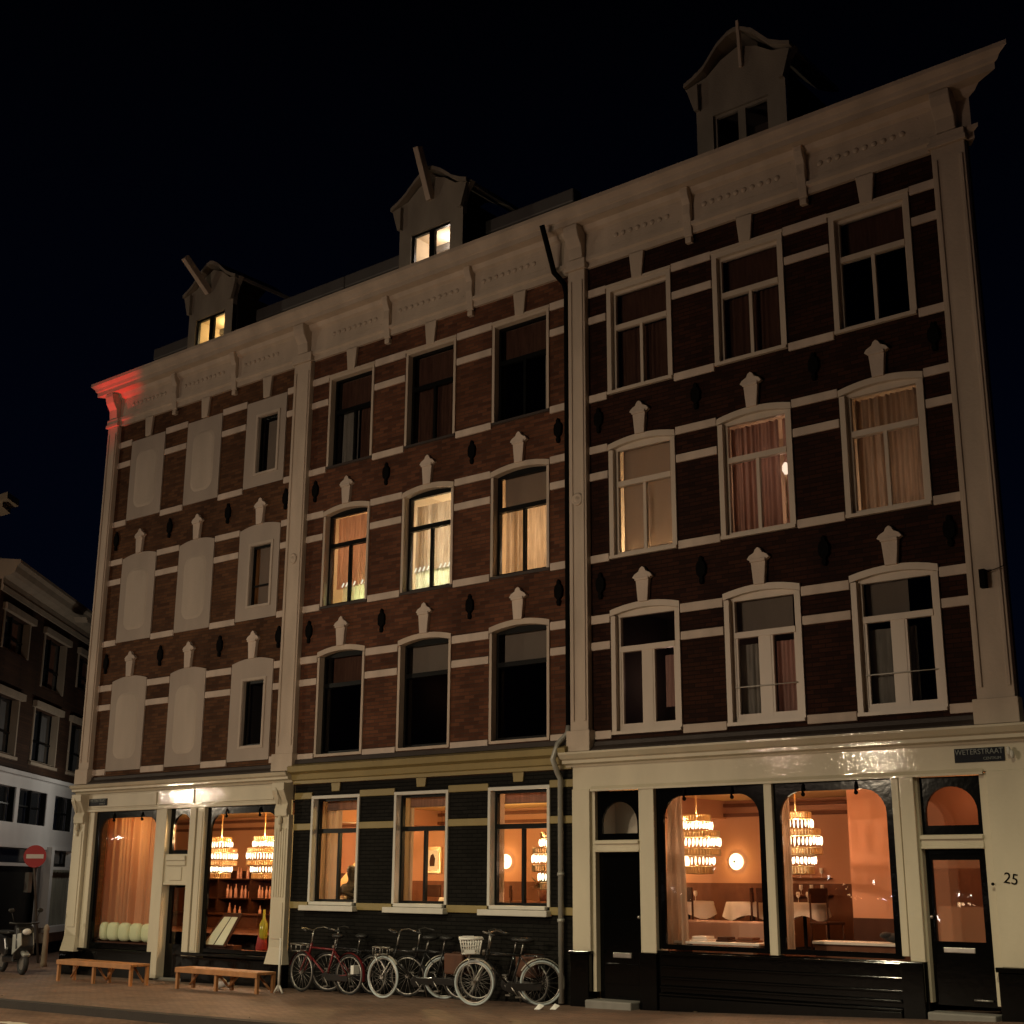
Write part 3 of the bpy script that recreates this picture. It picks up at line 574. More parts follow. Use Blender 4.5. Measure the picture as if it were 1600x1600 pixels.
# ---- blind windows of the corner house
HA = house['A']
for f in (3, 2, 1):
    z0, z1, zt = ZROW[f]
    for i, (x0, x1) in enumerate(BAYS['A']):
        b = MB(); top = arc(x0, x1, z1, z1 + .085) if f != 3 else [(x0, z1), (x1, z1)]
        ztop = z1 + .0
        if i < 2:
            b.xz([(x0, z0 - .02)] + top + [(x1, z0 - .02)], -.03, .06)
            p = b.build('blind_window', M['panel'], HA)
            ix0, ix1, iz0, iz1 = x0 + .27, x1 - .27, z0 + .28, z1 - .34
            r = .24
            def stad(g):
                a_, c_, d_, e_ = ix0 - g, ix1 + g, iz0 - g, iz1 + g; pts = []
                for cx, cz, s0 in ((c_ - r, e_ - r, 0), (a_ + r, e_ - r, 90), (a_ + r, d_ + r, 180), (c_ - r, d_ + r, 270)):
                    for t in range(0, 91, 15): pts.append((cx + r * math.cos(math.radians(s0 + t)), cz + r * math.sin(math.radians(s0 + t))))
                return pts
            o_, n_ = stad(.05), stad(.0); q = MB(); L = len(o_)
            for j in range(L):
                j2 = (j + 1) % L
                q.add([(o_[j][0], -.03, o_[j][1]), (o_[j2][0], -.03, o_[j2][1]), (n_[j2][0], -.045, n_[j2][1]), (n_[j][0], -.045, n_[j][1])], [(0, 1, 2, 3)])
            q.xz(n_, -.045, -.02)
            q.build('oval_panel', M['oval'], p)
        else:
            nx0, nx1 = x0 + .40, x0 + 1.02; nz0, nz1 = z0 + .28, z1 - .38
            q = MB(); wall_grid(q, x0, x1, z0 - .02, z1, [(nx0, nx1, nz0, nz1)], -.03, .14)
            if f != 3: q.xz([(x0, z1)] + arc(x0, x1, z1, z1 + .085), -.03, .02)
            q.add([(x1, -.03, z0 - .02), (x1, .0, z0 - .02), (x1, .0, z1), (x1, -.03, z1)], [(0, 1, 2, 3)])
            q.add([(x0, -.03, z0 - .02), (x0, .0, z0 - .02), (x0, .0, z1), (x0, -.03, z1)], [(0, 1, 2, 3)])
            p = q.build('blind_window', M['panel'], HA)
            g = MB()   # raised border
            g.box(nx0 - .07, nx0 - .01, -.05, -.03, nz0 - .06, nz1 + .06); g.box(nx1 + .01, nx1 + .07, -.05, -.03, nz0 - .06, nz1 + .06)
            g.box(nx0 - .01, nx1 + .01, -.05, -.03, nz1 + .01, nz1 + .06); g.box(nx0 - .01, nx1 + .01, -.05, -.03, nz0 - .06, nz0 - .01)
            g.build('surround', M['oval'], p)
            w = MB().box(nx0, nx0 + .04, .04, .09, nz0, nz1).box(nx1 - .03, nx1, .04, .09, nz0, nz1).box(nx0 + .04, nx1 - .03, .04, .09, nz1 - .05, nz1).box(nx0 + .04, nx1 - .03, .04, .09, nz0, nz0 + .03)
            w = w.build('window', M['blackf'], HA)
            pane(nx0 + .02, nx1 - .02, nz0, nz1, .06, M['glassdim'], w)
            room_box(nx0 - .0, nx1 + .0, nz0 - .0, nz1 + .0, HA, M['roomlit'] if f == 2 else M['room'], .11, 1.2)
            if f == 3: blind(nx0 + .2, nx1, .095, nz0 + .02, nz1 - .12, C['blindlt'], 'cream blind pulled down inside the narrow top floor window of the corner house')
            if f == 2:
                blind(nx0 + .15, nx1, .095, nz0 + .02, nz1 - .05, C['blindlt'], 'cream blind with an orange gap in the narrow second floor window of the corner house')
                rl(nx0 + .3, .7, nz0 + .6, .9, (1, .45, .15))
                MB().box(nx0 + .1, nx1, .02, .04, nz0 + .38, nz0 + .42).build('window_bar', M['blackf'], w)
# dark mouldings between the shopfronts and the first floor
for k, (a, c) in {'A': (-26.62, -20.38), 'C': (-12.86, -6.56)}.items():
    MB().yz([(0, 3.78), (-.16, 3.78), (-.14, 3.84), (-.06, 3.90), (-.05, 3.96), (0, 3.98)], a, c).build('lead_flashing', M['lead'], house[k])
# ---- dormers
def dormer(k, xc, hw, kind, beam):
    H = house[k]; y0 = .28; zb = 13.3; wx0, wx1 = (xc - .53, xc + .53); wz0, wz1 = 13.62, 14.42
    b = MB(); wall_grid(b, xc - hw, xc + hw, zb, 14.5, [(wx0, wx1, wz0, wz1)], y0, .15)
    b.xz([(xc - hw, 14.5), (xc + hw, 14.5), (xc + hw, 14.72), (xc + hw * 1.1, 14.95), (xc + hw * 1.25, 15.12), (xc + hw * .75, 15.2), (xc + hw * .4, 15.42), (xc, 15.55), (xc - hw * .4, 15.42), (xc - hw * .75, 15.2), (xc - hw * 1.25, 15.12), (xc - hw * 1.1, 14.95), (xc - hw, 14.72)], y0, y0 + .12)
    d = b.build('dormer', M['hood'], H)
    # slated cheeks
    for u in (xc - hw, xc + hw - .05): MB().box(u, u + .05, y0 + .15, 1.9, 13.3, 14.8).build('dormer_cheek', M['slate'], d)
    # swept hood
    top = [(-1.2, 15.06), (-1.0, 15.13), (-.75, 15.25), (-.4, 15.5), (-.15, 15.63), (0, 15.66), (.15, 15.63), (.4, 15.5), (.75, 15.25), (1.0, 15.13), (1.2, 15.06)]
    if kind == 'C': top = [(u, z + (.12 if abs(u) < .5 else .03)) for u, z in top]
    r = MB()
    for (u, z), (u2, z2) in zip(top, top[1:]):
        r.xz([(xc + u * hw, z), (xc + u2 * hw, z2), (xc + u2 * hw, z2 + .08), (xc + u * hw, z + .08)], y0 - .12, 1.95)
    r.build('dormer_roof', M['hood'], d)
    for s_ in (-1, 1): MB().xz([(xc + s_ * hw, 14.6), (xc + s_ * hw * 1.17, 15.06), (xc + s_ * (hw - .08), 15.1), (xc + s_ * (hw - .08), 14.6)], y0 - .08, y0 - .001).build('bracket', M['hood'], d)
    fr = M['blackf'] if kind != 'C' else M['hood']
    w = MB().box(wx0, wx0 + .05, y0 + .05, y0 + .11, wz0, wz1).box(wx1 - .05, wx1, y0 + .05, y0 + .11, wz0, wz1).box(wx0 + .05, wx1 - .05, y0 + .05, y0 + .11, wz1 - .05, wz1).box(wx0 + .05, wx1 - .05, y0 + .05, y0 + .11, wz0, wz0 + .05)
    w.box(xc - .07, xc + .07, y0 + .045, y0 + .115, wz0 + .05, wz1 - .05)
    w.build('window_frame', fr, d); pane(wx0 + .02, wx1 - .02, wz0, wz1, y0 + .08, M['glass'], d)
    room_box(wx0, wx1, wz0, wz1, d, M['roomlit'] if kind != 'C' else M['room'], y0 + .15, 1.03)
    p, q = beam; pv, qv = Vector(p), Vector(q); t = (qv - pv).normalized(); s_ = Vector((.065 if kind != 'C' else .03, 0, 0)); u_ = t.cross(Vector((1, 0, 0))).normalized() * (.085 if kind != 'C' else .035)
    MB().prism([pv - s_ - u_, pv + s_ - u_, pv + s_ + u_, pv - s_ + u_], qv - pv).build('hoist_beam', M['stone'], d, bevel=.01)
dormer('A', -23.88, .80, 'A', ((-23.98, .27, 15.0), (-24.0, -.46, 15.64)))
dormer('B', -16.95, .86, 'B', ((-16.95, .27, 15.03), (-16.96, -.14, 16.04)))
dormer('C', -9.88, .85, 'C', ((-9.82, .27, 15.11), (-9.79, .16, 15.95)))
rl(-23.88, .8, 14.2, 13, (1, .74, .34)); rl(-16.9, .8, 14.2, 16, (1, .88, .76))
curtain(-16.72, -16.50, .65, 13.8, 14.3, C['rose'], 'pink cloth hanging inside the lit window of the middle dormer', .02, .1)

# ------------------------------------------------------------------ ground floor, middle house
HB = house['B']
b = MB(); wall_grid(b, -19.88, -13.24, -.5, 3.55, [(a, c, ZROW[0][0], ZROW[0][1]) for a, c in BAYS['B']], .0, .25)
b.build('painted_wall', M['brickK'], HB)
xs = [-19.86, -19.38, -18.10, -17.22, -15.93, -15.03, -13.72, -13.24]
for a, c in zip(xs[::2], xs[1::2]):
    for z_, z2_ in ((3.28, 3.40), (2.71, 2.83), (1.30, 1.42)): MB().box(a, c, -.032, .02, z_, z2_).build('ochre_band', M['ochre'], HB, bevel=.008)
for a, c in BAYS['B']:
    xc = (a + c) / 2; MB().xz([(xc - .10, 3.40), (xc + .10, 3.40), (xc + .12, 3.56), (xc - .12, 3.56)], -.035, .0).build('ochre_block', M['ochre'], HB, bevel=.008)
MB().yz([(0, 3.56), (-.08, 3.56), (-.08, 3.62), (-.12, 3.64), (-.14, 3.74), (-.24, 3.78), (-.26, 3.88), (-.10, 3.93), (0, 3.95)], -19.86, -13.24).build('ochre_cornice', M['ochre'], HB)
MB().yz([(0, 3.95), (-.10, 3.94), (-.08, 4.02), (0, 4.04)], -19.86, -13.24).build('lead_flashing', M['lead'], HB)
for a, c in BAYS['B']:
    MB().box(a + .07, c - .07, -.07, .09, 1.37, 1.43).build('window_board', M['white'], HB, bevel=.01)
    MB().box(a - .12, c + .02, -.14, .0, 1.27, 1.365).build('stone_sill', M['white'], HB, bevel=.01)
# drainpipe: black above, galvanised below
MB().tube([(-13.50, -.5, 13.05), (-13.50, -.30, 12.6), (-13.48, -.18, 12.25), (-13.3, -.12, 12.0), (-13.28, -.08, 11.8), (-13.28, -.08, 4.25)], .05, 10).build('drainpipe', M['iron'], HB)
MB().tube([(-13.28, -.08, 4.25), (-13.3, -.09, 4.12), (-13.42, -.2, 3.95), (-13.44, -.3, 3.7), (-13.44, -.18, 3.5), (-13.44, -.1, 3.4), (-13.44, -.1, .0)], .045, 10).lathe([(.058, 0), (.058, .05)], (-13.44, -.1, 1.9), 10).lathe([(.058, 0), (.058, .05)], (-13.44, -.1, 1.2), 10).build('drainpipe', M['downpipe'], HB)

# ------------------------------------------------------------------ shopfront, corner house
def gloss_post(H, xa, xb, z0, z1, y0=-.10, name='post', mat=None, lines=True, foot=0, y1=.12):
    b = MB(); b.box(xa, xb, y0, y1, z0, z1)
    if lines and xb - xa > .2: b.box(xa + .04, xb - .04, y0 - .015, y0, z0 + .1, z1 - .08)
    if foot: b.xz([(xa - foot, z0), (xb + foot * .5, z0), (xb, z0 + .28), (xa, z0 + .28)], y0 - .03, y0 - .016)
    return b.build(name, mat or M['cream'], H, bevel=.008)
b = MB()
b.yz([(0, 3.60), (-.10, 3.60), (-.12, 3.64), (-.22, 3.66), (-.22, 3.70), (-.27, 3.73), (-.30, 3.79), (0, 3.82)], -27.03, -19.86)
b.build('shop_cornice', M['cream'], HA)
b = MB(); b.box(-26.9, -19.93, -.06, .1, 3.27, 3.60); b.box(-26.45, -24.1, -.085, -.06, 3.30, 3.57); b.box(-24.0, -22.85, -.085, -.06, 3.30, 3.57); b.box(-22.6, -20.4, -.085, -.06, 3.30, 3.57)
b.build('fascia', M['cream'], HA, bevel=.008)
b = MB(); b.box(-26.6, -20.3, -.08, .1, 3.21, 3.27); b.build('fascia_moulding', M['cream'], HA, bevel=.01)
for xa, xb in ((-26.98, -26.56), (-20.29, -19.89)):
    b = MB(); b.box(xa, xb, -.12, .1, .60, 3.0)
    b.prism([(xa, -.12, .6), (xb, -.12, .6), (xb, .1, .6), (xa, .1, .6)], (0, 0, -.001))
    b.add([(xa, -.12, .6), (xb, -.12, .6), (xb, .1, .6), (xa, .1, .6), (xa - .05, -.17, .30), (xb + .05, -.17, .30), (xb + .05, .1, .30), (xa - .05, .1, .30)], [(0, 1, 5, 4), (1, 2, 6, 5), (2, 3, 7, 6), (3, 0, 4, 7), (4, 5, 6, 7)])
    if xa > -21:
        for j in range(5): b.box(xa + .05 + j * .065, xa + .085 + j * .065, -.135, -.12, 1.5, 2.75)
        b.box(xa + .05, xb - .05, -.135, -.12, .75, 1.4)
    else: b.box(xa + .07, xb - .07, -.135, -.12, .8, 2.8)
    p = b.build('shop_pilaster', M['cream'], HA, bevel=.008)
    c = MB(); xc = (xa + xb) / 2
    c.yz([(-.12, 2.95), (-.16, 2.98), (-.17, 3.1), (-.14, 3.2), (-.20, 3.32), (-.26, 3.45), (-.26, 3.595), (0, 3.595), (0, 2.95)], xa + .03, xb - .03)
    c.sphere((xc, -.17, 2.9), (.05, .05, .09), 10); c.sphere((xc, -.15, 2.76), (.03, .04, .07), 8); c.tube([(xc - .06, -.25, 3.5), (xc, -.285, 3.42), (xc + .03, -.25, 3.3), (xc - .03, -.2, 3.2)], .022, 6)
    c.build('bracket', M['cream'], p, bevel=.01)
for xa, xb, g in ((-26.54, -26.34, .02), (-24.09, -23.92, .0), (-23.90, -23.70, -.03), (-22.93, -22.74, -.03), (-22.72, -22.50, .0)):
    gloss_post(HA, xa, xb, -.12 if xa == -23.90 else .34, 3.21, -.06 + g, 'shop_post')
# shop windows with black frames
def shop_window(H, X0, X1, Z0, Z1, gx0, gx1, gz0, gz1, r=.30, y=.03, hooks=True):
    b = MB(); plate_with_hole(b, X0, X1, Z0, Z1, rounded_opening(gx0, gx1, gz0, gz1, r), y, y + .05)
    w = b.build('shop_window', M['black'], H)
    pane(gx0 - .02, gx1 + .02, gz0 - .02, gz1 + .02, y + .028, M['glass'], w)
    if hooks:
        h = MB()
        for u in (.24, .74):
            x = gx0 + (gx1 - gx0) * u; h.tube([(x, y, gz1 + .1), (x, y - .03, gz1 + .03), (x, y - .02, gz1 - .03)], .018, 6); h.sphere((x, y - .015, gz1 - .045), .032, 8)
        h.build('blind_hook', M['iron'], w)
    return w
shop_window(HA, -26.34, -24.09, .36, 3.21, -26.17, -24.16, .50, 3.07)
shop_window(HA, -22.50, -20.29, .36, 3.21, -22.38, -20.36, .50, 3.07)
shop_window(HA, -23.70, -22.93, 2.30, 3.21, -23.60, -23.02, 2.38, 3.10, .28, hooks=False)
MB().box(-23.72, -22.91, -.05, .1, 1.72, 2.30).box(-23.62, -23.0, -.10, -.05, 2.17, 2.27).box(-23.62, -23.0, -.08, -.05, 2.07, 2.17).box(-23.5, -23.12, -.07, -.05, 1.78, 2.05).box(-23.7, -22.93, -.07, -.05, 1.69, 1.74).build('door_head', M['cream'], HA, bevel=.01)
b = MB(); b.box(-23.70, -23.58, .10, .15, -.15, 1.72); b.box(-23.04, -22.93, .10, .15, -.15, 1.72); b.box(-23.58, -23.04, .10, .15, -.15, .55); b.box(-23.58, -23.04, .10, .15, 1.64, 1.72)
d = b.build('door', M['black'], HA); pane(-23.59, -23.03, .54, 1.65, .125, M['glass'], d)
MB().sphere((-23.08, .07, .85), .03, 8).build('handle', M['rim'], d)
# black plinth
b = MB()
for xa, xb in ((-27.05, -26.5), (-20.34, -19.84)): b.box(xa, xb, -.16, .1, -.5, .30)
b.box(-26.5, -23.91, -.06, .1, -.5, .34); b.box(-22.93, -20.34, -.06, .1, -.5, .34); b.box(-22.93, -20.34, -.12, -.06, .36, .42); b.box(-26.5, -23.92, -.10, -.06, .33, .38)
b.build('plinth', M['black'], HA, bevel=.01)
MB().box(-23.88, -22.94, -.02, .16, -.5, -.1).build('door_step', M['tile'], HA, bevel=.01)
sp = MB().box(-26.50, -25.84, -.10, -.086, 3.34, 3.49).build('street_sign', M['plate'], HA)
text('WETERSTRAAT', (-26.17, -.104, 3.445), .085, M['letters'], sp); text('CENTRUM', (-26.0, -.104, 3.375), .045, M['letters'], sp)
# ------------------------------------------------------------------ shopfront, right hand house
HC = house['C']
MB().yz([(0, 3.58), (-.08, 3.58), (-.09, 3.61), (-.19, 3.63), (-.19, 3.68), (-.24, 3.70), (-.30, 3.77), (-.30, 3.80), (0, 3.83)], -13.34, -5.85).build('shop_cornice', M['cream'], HC)
MB().box(-13.22, -6.02, -.06, .1, 3.23, 3.58).build('fascia', M['cream'], HC)
MB().yz([(-.06, 3.19), (-.10, 3.19), (-.10, 3.22), (-.075, 3.25), (-.06, 3.27)], -12.86, -6.58).build('fascia_moulding', M['cream'], HC)
gloss_post(HC, -13.22, -12.88, .78, 3.23, -.09, 'shop_pilaster', lines=False)
gloss_post(HC, -11.93, -11.68, .80, 3.21, -.08, 'shop_post', lines=False)
gloss_post(HC, -9.80, -9.67, .84, 3.21, -.06, 'shop_post', lines=False)
gloss_post(HC, -7.86, -7.76, .90, 3.21, -.05, 'shop_post', lines=False)
gloss_post(HC, -7.73, -7.53, .84, 3.23, -.09, 'shop_post', lines=False)
gloss_post(HC, -6.54, -6.04, .82, 3.23, -.09, 'shop_pilaster', lines=False)
for xa, xb, za in ((-12.88, -12.82, .20), (-11.99, -11.93, .20), (-7.53, -7.50, .35), (-6.66, -6.56, .35)): MB().box(xa, xb, -.02, .1, za, 3.21).build('door_jamb', M['cream'], HC)
for xa, xb in ((-12.82, -11.99), (-7.50, -6.66)):
    MB().box(xa, xb, -.03, .09, 2.26, 2.44).box(xa - .0, xb + .0, -.065, -.03, 2.38, 2.43).box(xa, xb, -.05, -.03, 2.26, 2.29).build('door_head', M['cream'], HC, bevel=.008)
shop_window(HC, -12.82, -11.99, 2.44, 3.19, -12.74, -12.07, 2.54, 3.02, .33, .05, hooks=False)
shop_window(HC, -7.50, -6.66, 2.44, 3.19, -7.44, -6.74, 2.56, 3.06, .33, .05, hooks=False)
shop_window(HC, -11.68, -9.80, .86, 3.21, -11.56, -9.92, .93, 3.07, .33, .0)
shop_window(HC, -9.67, -7.86, .86, 3.21, -9.58, -7.97, .93, 3.07, .33, .0)
d = MB().box(-12.82, -11.99, .08, .13, .10, 2.26).box(-12.72, -12.09, .065, .08, 1.25, 2.1).box(-12.72, -12.09, .065, .08, .32, .62).build('front_door', M['black'], HC, bevel=.01)
MB().box(-12.56, -12.22, .045, .08, .70, .78).build('letter_slot', M['rim'], d, bevel=.01)
MB().sphere((-12.07, .05, 1.3), .03, 8).build('handle', M['rim'], d)
b = MB(); b.box(-7.50, -7.42, .08, .13, .32, 2.26); b.box(-6.78, -6.66, .08, .13, .32, 2.26); b.box(-7.42, -6.78, .08, .13, .32, 1.10); b.box(-7.42, -6.78, .08, .13, 2.12, 2.26)
d = b.build('front_door', M['black'], HC); pane(-7.43, -6.77, 1.09, 2.13, .1, M['glass'], d)
MB().box(-7.34, -6.92, .06, .08, .96, 1.03).build('letter_slot', M['rim'], d, bevel=.01)
MB().sphere((-7.46, .04, 1.4), .025, 8).tube([(-6.98, .05, .40), (-6.74, .05, .40)], .012, 6).build('handle', M['rim'], d)
b = MB()
b.box(-13.24, -12.89, -.14, .1, -.3, .74); b.box(-13.26, -12.87, -.17, .1, .74, .79)
b.box(-11.95, -7.53, -.06, .1, -.2, .84)
b.box(-11.97, -11.66, -.12, -.06, -.2, .80)
for zz, dy in ((.80, -.11), (.62, -.09), (.46, -.10), (.34, -.14), (.24, -.17)): b.box(-11.6, -7.86, dy, -.06, zz - .02, zz + .02)
b.box(-11.6, -7.86, -.16, -.06, -.2, .22); b.box(-7.86, -7.55, -.13, -.06, -.2, .84)
b.box(-6.58, -5.98, -.14, .1, -.1, .76); b.box(-6.60, -5.96, -.17, .1, .76, .82)
b.build('plinth', M['black'], HC, bevel=.012)
MB().box(-12.86, -12.02, -.28, .1, -.1, .10).build('door_step', M['tile'], HC, bevel=.02)
MB().box(-7.5, -6.62, -.22, .1, 0, .25).build('door_step', M['tile'], HC, bevel=.02)
sp = MB().box(-6.94, -6.28, -.075, -.06, 3.35, 3.53).build('street_sign', M['plate'], HC)
text('WETERSTRAAT', (-6.61, -.08, 3.478), .098, M['letters'], sp, 0, .95); text('CENTRUM', (-6.44, -.08, 3.39), .05, M['letters'], sp)
t = text('25', (-6.33, -.095, 1.88), .19, M['iron'], HC); t.name = 'house_number'; t.rotation_euler[1] = .18
MB().lathe([(.02, 0), (.02, .02), (.008, .022)], (-6.56, -.115, 1.82), 10, 'y').build('doorbell', M['iron'], HC)
MB().box(-6.36, -6.28, -.22, -.12, 5.60, 5.85).tube([(-6.3, -.17, 5.8), (-6.1, -.19, 5.84), (-6.02, -.2, 5.86)], .008, 5).build('junction_box', M['iron'], HC, bevel=.015)
c_ = MB(); 
for xx in (-6.2, -6.16): c_.sphere((xx, -.14, 3.47 + (xx + 6.2) * -1.2), (.03, .03, .06), 8)
c_.build('hook', M['white'], HC)

# ------------------------------------------------------------------ the restaurant inside, one open room
R0, R1, YB, ZC = -31.2, -6.62, 4.2, 3.24
def struct(b, name, mat): return tag(b.build(name, mat), kind='structure')
struct(MB().add([(-27, .7, .75), (R1, .7, .75), (R1, YB, .75), (R0, YB, .75)], [(0, 1, 2, 3)]), 'restaurant_floor', M['dkwood'])
b = MB().add([(-27, .12, ZC), (R0, YB, ZC), (R1, YB, ZC), (R1, .12, ZC)], [(0, 1, 2, 3)])
struct(b, 'restaurant_ceiling', M['ceil'])
b = MB().add([(R0, YB, 0), (R1, YB, 0), (R1, YB, ZC), (R0, YB, ZC)], [(0, 1, 2, 3)]).add([(-27, .12, -.2), (R0, YB, -.2), (R0, YB, ZC), (-27, .12, ZC)], [(0, 1, 2, 3)]).add([(R1, .12, 0), (R1, .12, ZC), (R1, YB, ZC), (R1, YB, 0)], [(0, 1, 2, 3)])
struct(b, 'restaurant_wall', M['terra'])
b = MB()
for zz in (2.95, 3.12): b.box(R0 + .5, R1, YB - .10, YB - .002, zz, zz + .06)
b.box(R0 + .5, R1, YB - .03, YB - .002, .75, 1.80)
struct(b, 'restaurant_wainscot', M['midwood'])
b = MB()
for xx in (-20.15, -13.15): b.box(xx - .2, xx + .2, .14, YB, 2.92, ZC - .002)
struct(b, 'restaurant_beam', M['terra'])
# hall behind door 1 of the right hand house
struct(MB().add([(-12.88, .14, 0), (-12.88, .62, 0), (-12.88, .62, 3.2), (-12.88, .14, 3.2), (-11.93, .14, 0), (-11.93, .62, 0), (-11.93, .62, 3.2), (-11.93, .14, 3.2)], [(0, 1, 2, 3), (1, 5, 6, 2), (4, 5, 6, 7)]), 'hall_partition', M['panel'])
rl(-12.4, .35, 2.62, .5, (1, .9, .6), .05)
# wall panel and dark niche right of the room
struct(MB().box(-9.75, -8.05, 2.5, 2.6, 1.30, 3.235), 'pink_wall_panel', M['terra'])
struct(MB().box(-9.75, -8.05, 2.48, 2.6, .76, 1.30), 'panel_base', M['dkwood'])
struct(MB().box(-8.04, -7.96, 2.5, 2.6, 1.2, 2.45), 'dark_wall_niche', M['dkwood'])
struct(MB().box(-7.95, -6.62, .95, 1.0, .76, 3.23), 'vestibule_wall', M['terra'])
rl(-7.05, .5, 2.98, 2.2, (1, .55, .3), .015)
# stair string seen through the left window
b = MB(); b.prism([(-22.6, 3.2, 1.2), (-20.6, 3.2, 2.95), (-20.6, 3.2, 2.7), (-22.35, 3.2, 1.2)], (0, .06, 0)); tag(b.build('staircase_string', M['ceil']), kind='structure')
def chandelier(x, y, ztop, sc, label, pw=1.0):
    t = thing('chandelier', label, 'chandelier', (x, y, ZC), 'tiered glass chandeliers in the restaurant')
    MB().lathe([(.09, 0), (.09, -.02), (.03, -.07)], (x, y, ZC), 14).build('canopy', M['brass'], t)
    MB().tube([(x, y, ZC - .07), (x, y, ztop)], .012, 6).build('rod', M['brass'], t)
    tiers = [(.22, 0, -.09, 0), (.25, -.11, -.21, 1), (.35, -.25, -.33, 0), (.37, -.36, -.47, 1), (.36, -.52, -.61, 0), (.27, -.65, -.75, 1), (.23, -.79, -.89, 0)]
    for r, za, zb_, glow in tiers:
        r *= sc; b = MB(); n = int(r * 105)
        if glow:
            for j in range(n):
                a = 2 * math.pi * j / n; px, py = x + r * math.cos(a), y + r * math.sin(a)
                b.tube([(px, py, ztop + za * sc + random.uniform(-.01, .012)), (px, py, ztop + (za + zb_) / 2 * sc), (px, py, ztop + zb_ * sc - random.uniform(-.01, .014))], [.008, .016, .006], 6)
            b.build('glass_tier', M['bulb'], t)
        else:
            n = int(n * 1.3)
            for j in range(n):
                a = 2 * math.pi * j / n; px, py = x + r * math.cos(a), y + r * math.sin(a)
                b.box(px - .012, px + .012, py - .012, py + .012, ztop + zb_ * sc, ztop + za * sc)
            for zz in (za, zb_): b.tube([(x + r * math.cos(q * math.pi / 12), y + r * math.sin(q * math.pi / 12), ztop + zz * sc) for q in range(24)], .012, 5, closed=True)
            b.build('brass_tier', M['brass'], t)
    lamp('chandelier_light', 'POINT', (x, y, ztop - .43 * sc), 62 * pw, (1, .62, .38), .02)
    lamp('chandelier_light', 'POINT', (x, y, ztop - .06), 34 * pw, (1, .60, .28), .02)
chandelier(-23.48, 1.2, 2.66, .93, 'tiered glowing chandelier, the left one of the pair in the corner shop window', 1.5)
chandelier(-22.10, 1.2, 2.66, .93, 'tiered glowing chandelier, the right one of the pair by the fluted pilaster', 1.5)
chandelier(-11.72, 1.2, 2.84, 1.0, 'tiered glowing chandelier in the left big window of number 25', .55)
chandelier(-9.97, 1.2, 2.84, 1.0, 'tiered glowing chandelier in the right big window of number 25', .5)
chandelier(-14.60, 1.25, 2.62, 1.05, 'chandelier seen at the right edge of the third black framed window')
def sconce(x, z, label, y=YB):
    t = thing('wall_lamp', label, 'wall lamp', (x, y, z), 'round glass wall lamps on the restaurant back wall')
    b = MB().lathe([(.14, 0), (.145, .02), (.125, .045), (.07, .06), (.001, .065)], (x, 0, z), 24, 'y'); b.v = [(p[0], y - .03 - p[1], p[2]) for p in b.v]; b.build('glass_disc', M['bulbw'], t)
    b = MB().lathe([(.06, 0), (.06, .03)], (x, y - .03, z), 12, 'y').build('backplate', M['brass'], t)
    MB().sphere((x, y - .115, z), .02, 8).build('knob', M['iron'], t)
    lamp('wall_lamp_light', 'POINT', (x, y - .18, z), 6, (1, .62, .18), .015)
sconce(-12.75, 2.17, 'round glowing wall lamp between the chandelier and the window frame, number 25')
sconce(-13.87, 2.17, 'round glowing wall lamp half behind the left chandelier of number 25')
sconce(-18.10, 2.19, 'round glowing wall lamp in the third black framed window')
for x_, y_, e_ in ((-25.5, 1.2, 72), (-21.2, 1.4, 46), (-20.4, 2.4, 64), (-18.4, 1.6, 66), (-16.6, 2.2, 66), (-10.8, 1.0, 20), (-8.9, 1.2, 22)): lamp('restaurant_fill_light', 'POINT', (x_, y_, 2.85), e_, (1, .70, .26) if x_ < -12 else (1, .60, .32), .02)  # unseen fill points added to brighten the restaurant
# curtains of the restaurant
G2 = 'curtains of the restaurant windows'
curtain(-26.4, -24.02, .42, .55, 3.15, C['terra'], 'full width terracotta curtain in the far left shop window', .085, .20, G2)
curtain(-19.5, -18.95, .35, 1.45, 3.3, C['cream'], 'cream curtain at the left of the first black framed window', .04, .14, G2)
curtain(-17.3, -17.1, .35, 1.45, 3.3, C['cream'], 'cream curtain at the left of the middle black framed window', .04, .14, G2)
curtain(-15.12, -14.98, .35, 1.45, 3.3, C['cream'], 'cream curtain at the left of the third black framed window', .04, .12, G2)
curtain(-11.74, -11.42, .36, .9, 3.15, C['cream'], 'cream gathered curtain at the left of the left big window of number 25', .05, .12, G2, flare=.5)
curtain(-9.74, -9.63, .36, .9, 3.15, C['cream'], 'cream curtain edge at the left of the right big window of number 25', .03, .1, G2)
for (a, c), z in zip(BAYS['B'], ('first', 'middle', 'third')):
    blind(a + .1, c - .1, .3, 3.08, 3.28, C['rose'], 'rolled brown blind at the top of the %s black framed window' % z)
# picture
t = thing('framed_picture', 'gold framed picture on the back wall, middle black framed window', 'picture', (-20.12, YB, 2.23))
MB().box(-20.36, -19.88, YB - .04, YB - .002, 1.95, 2.50).build('frame', M['brass'], t, bevel=.01)
MB().box(-20.28, -19.96, YB - .05, YB - .041, 2.02, 2.43).build('mount', M['linen'], t); MB().xz([(-20.19, 2.1), (-20.06, 2.1), (-20.04, 2.25), (-20.1, 2.36), (-20.17, 2.32), (-20.2, 2.2)], YB - .056, YB - .051).build('print', M['dkwood'], t)
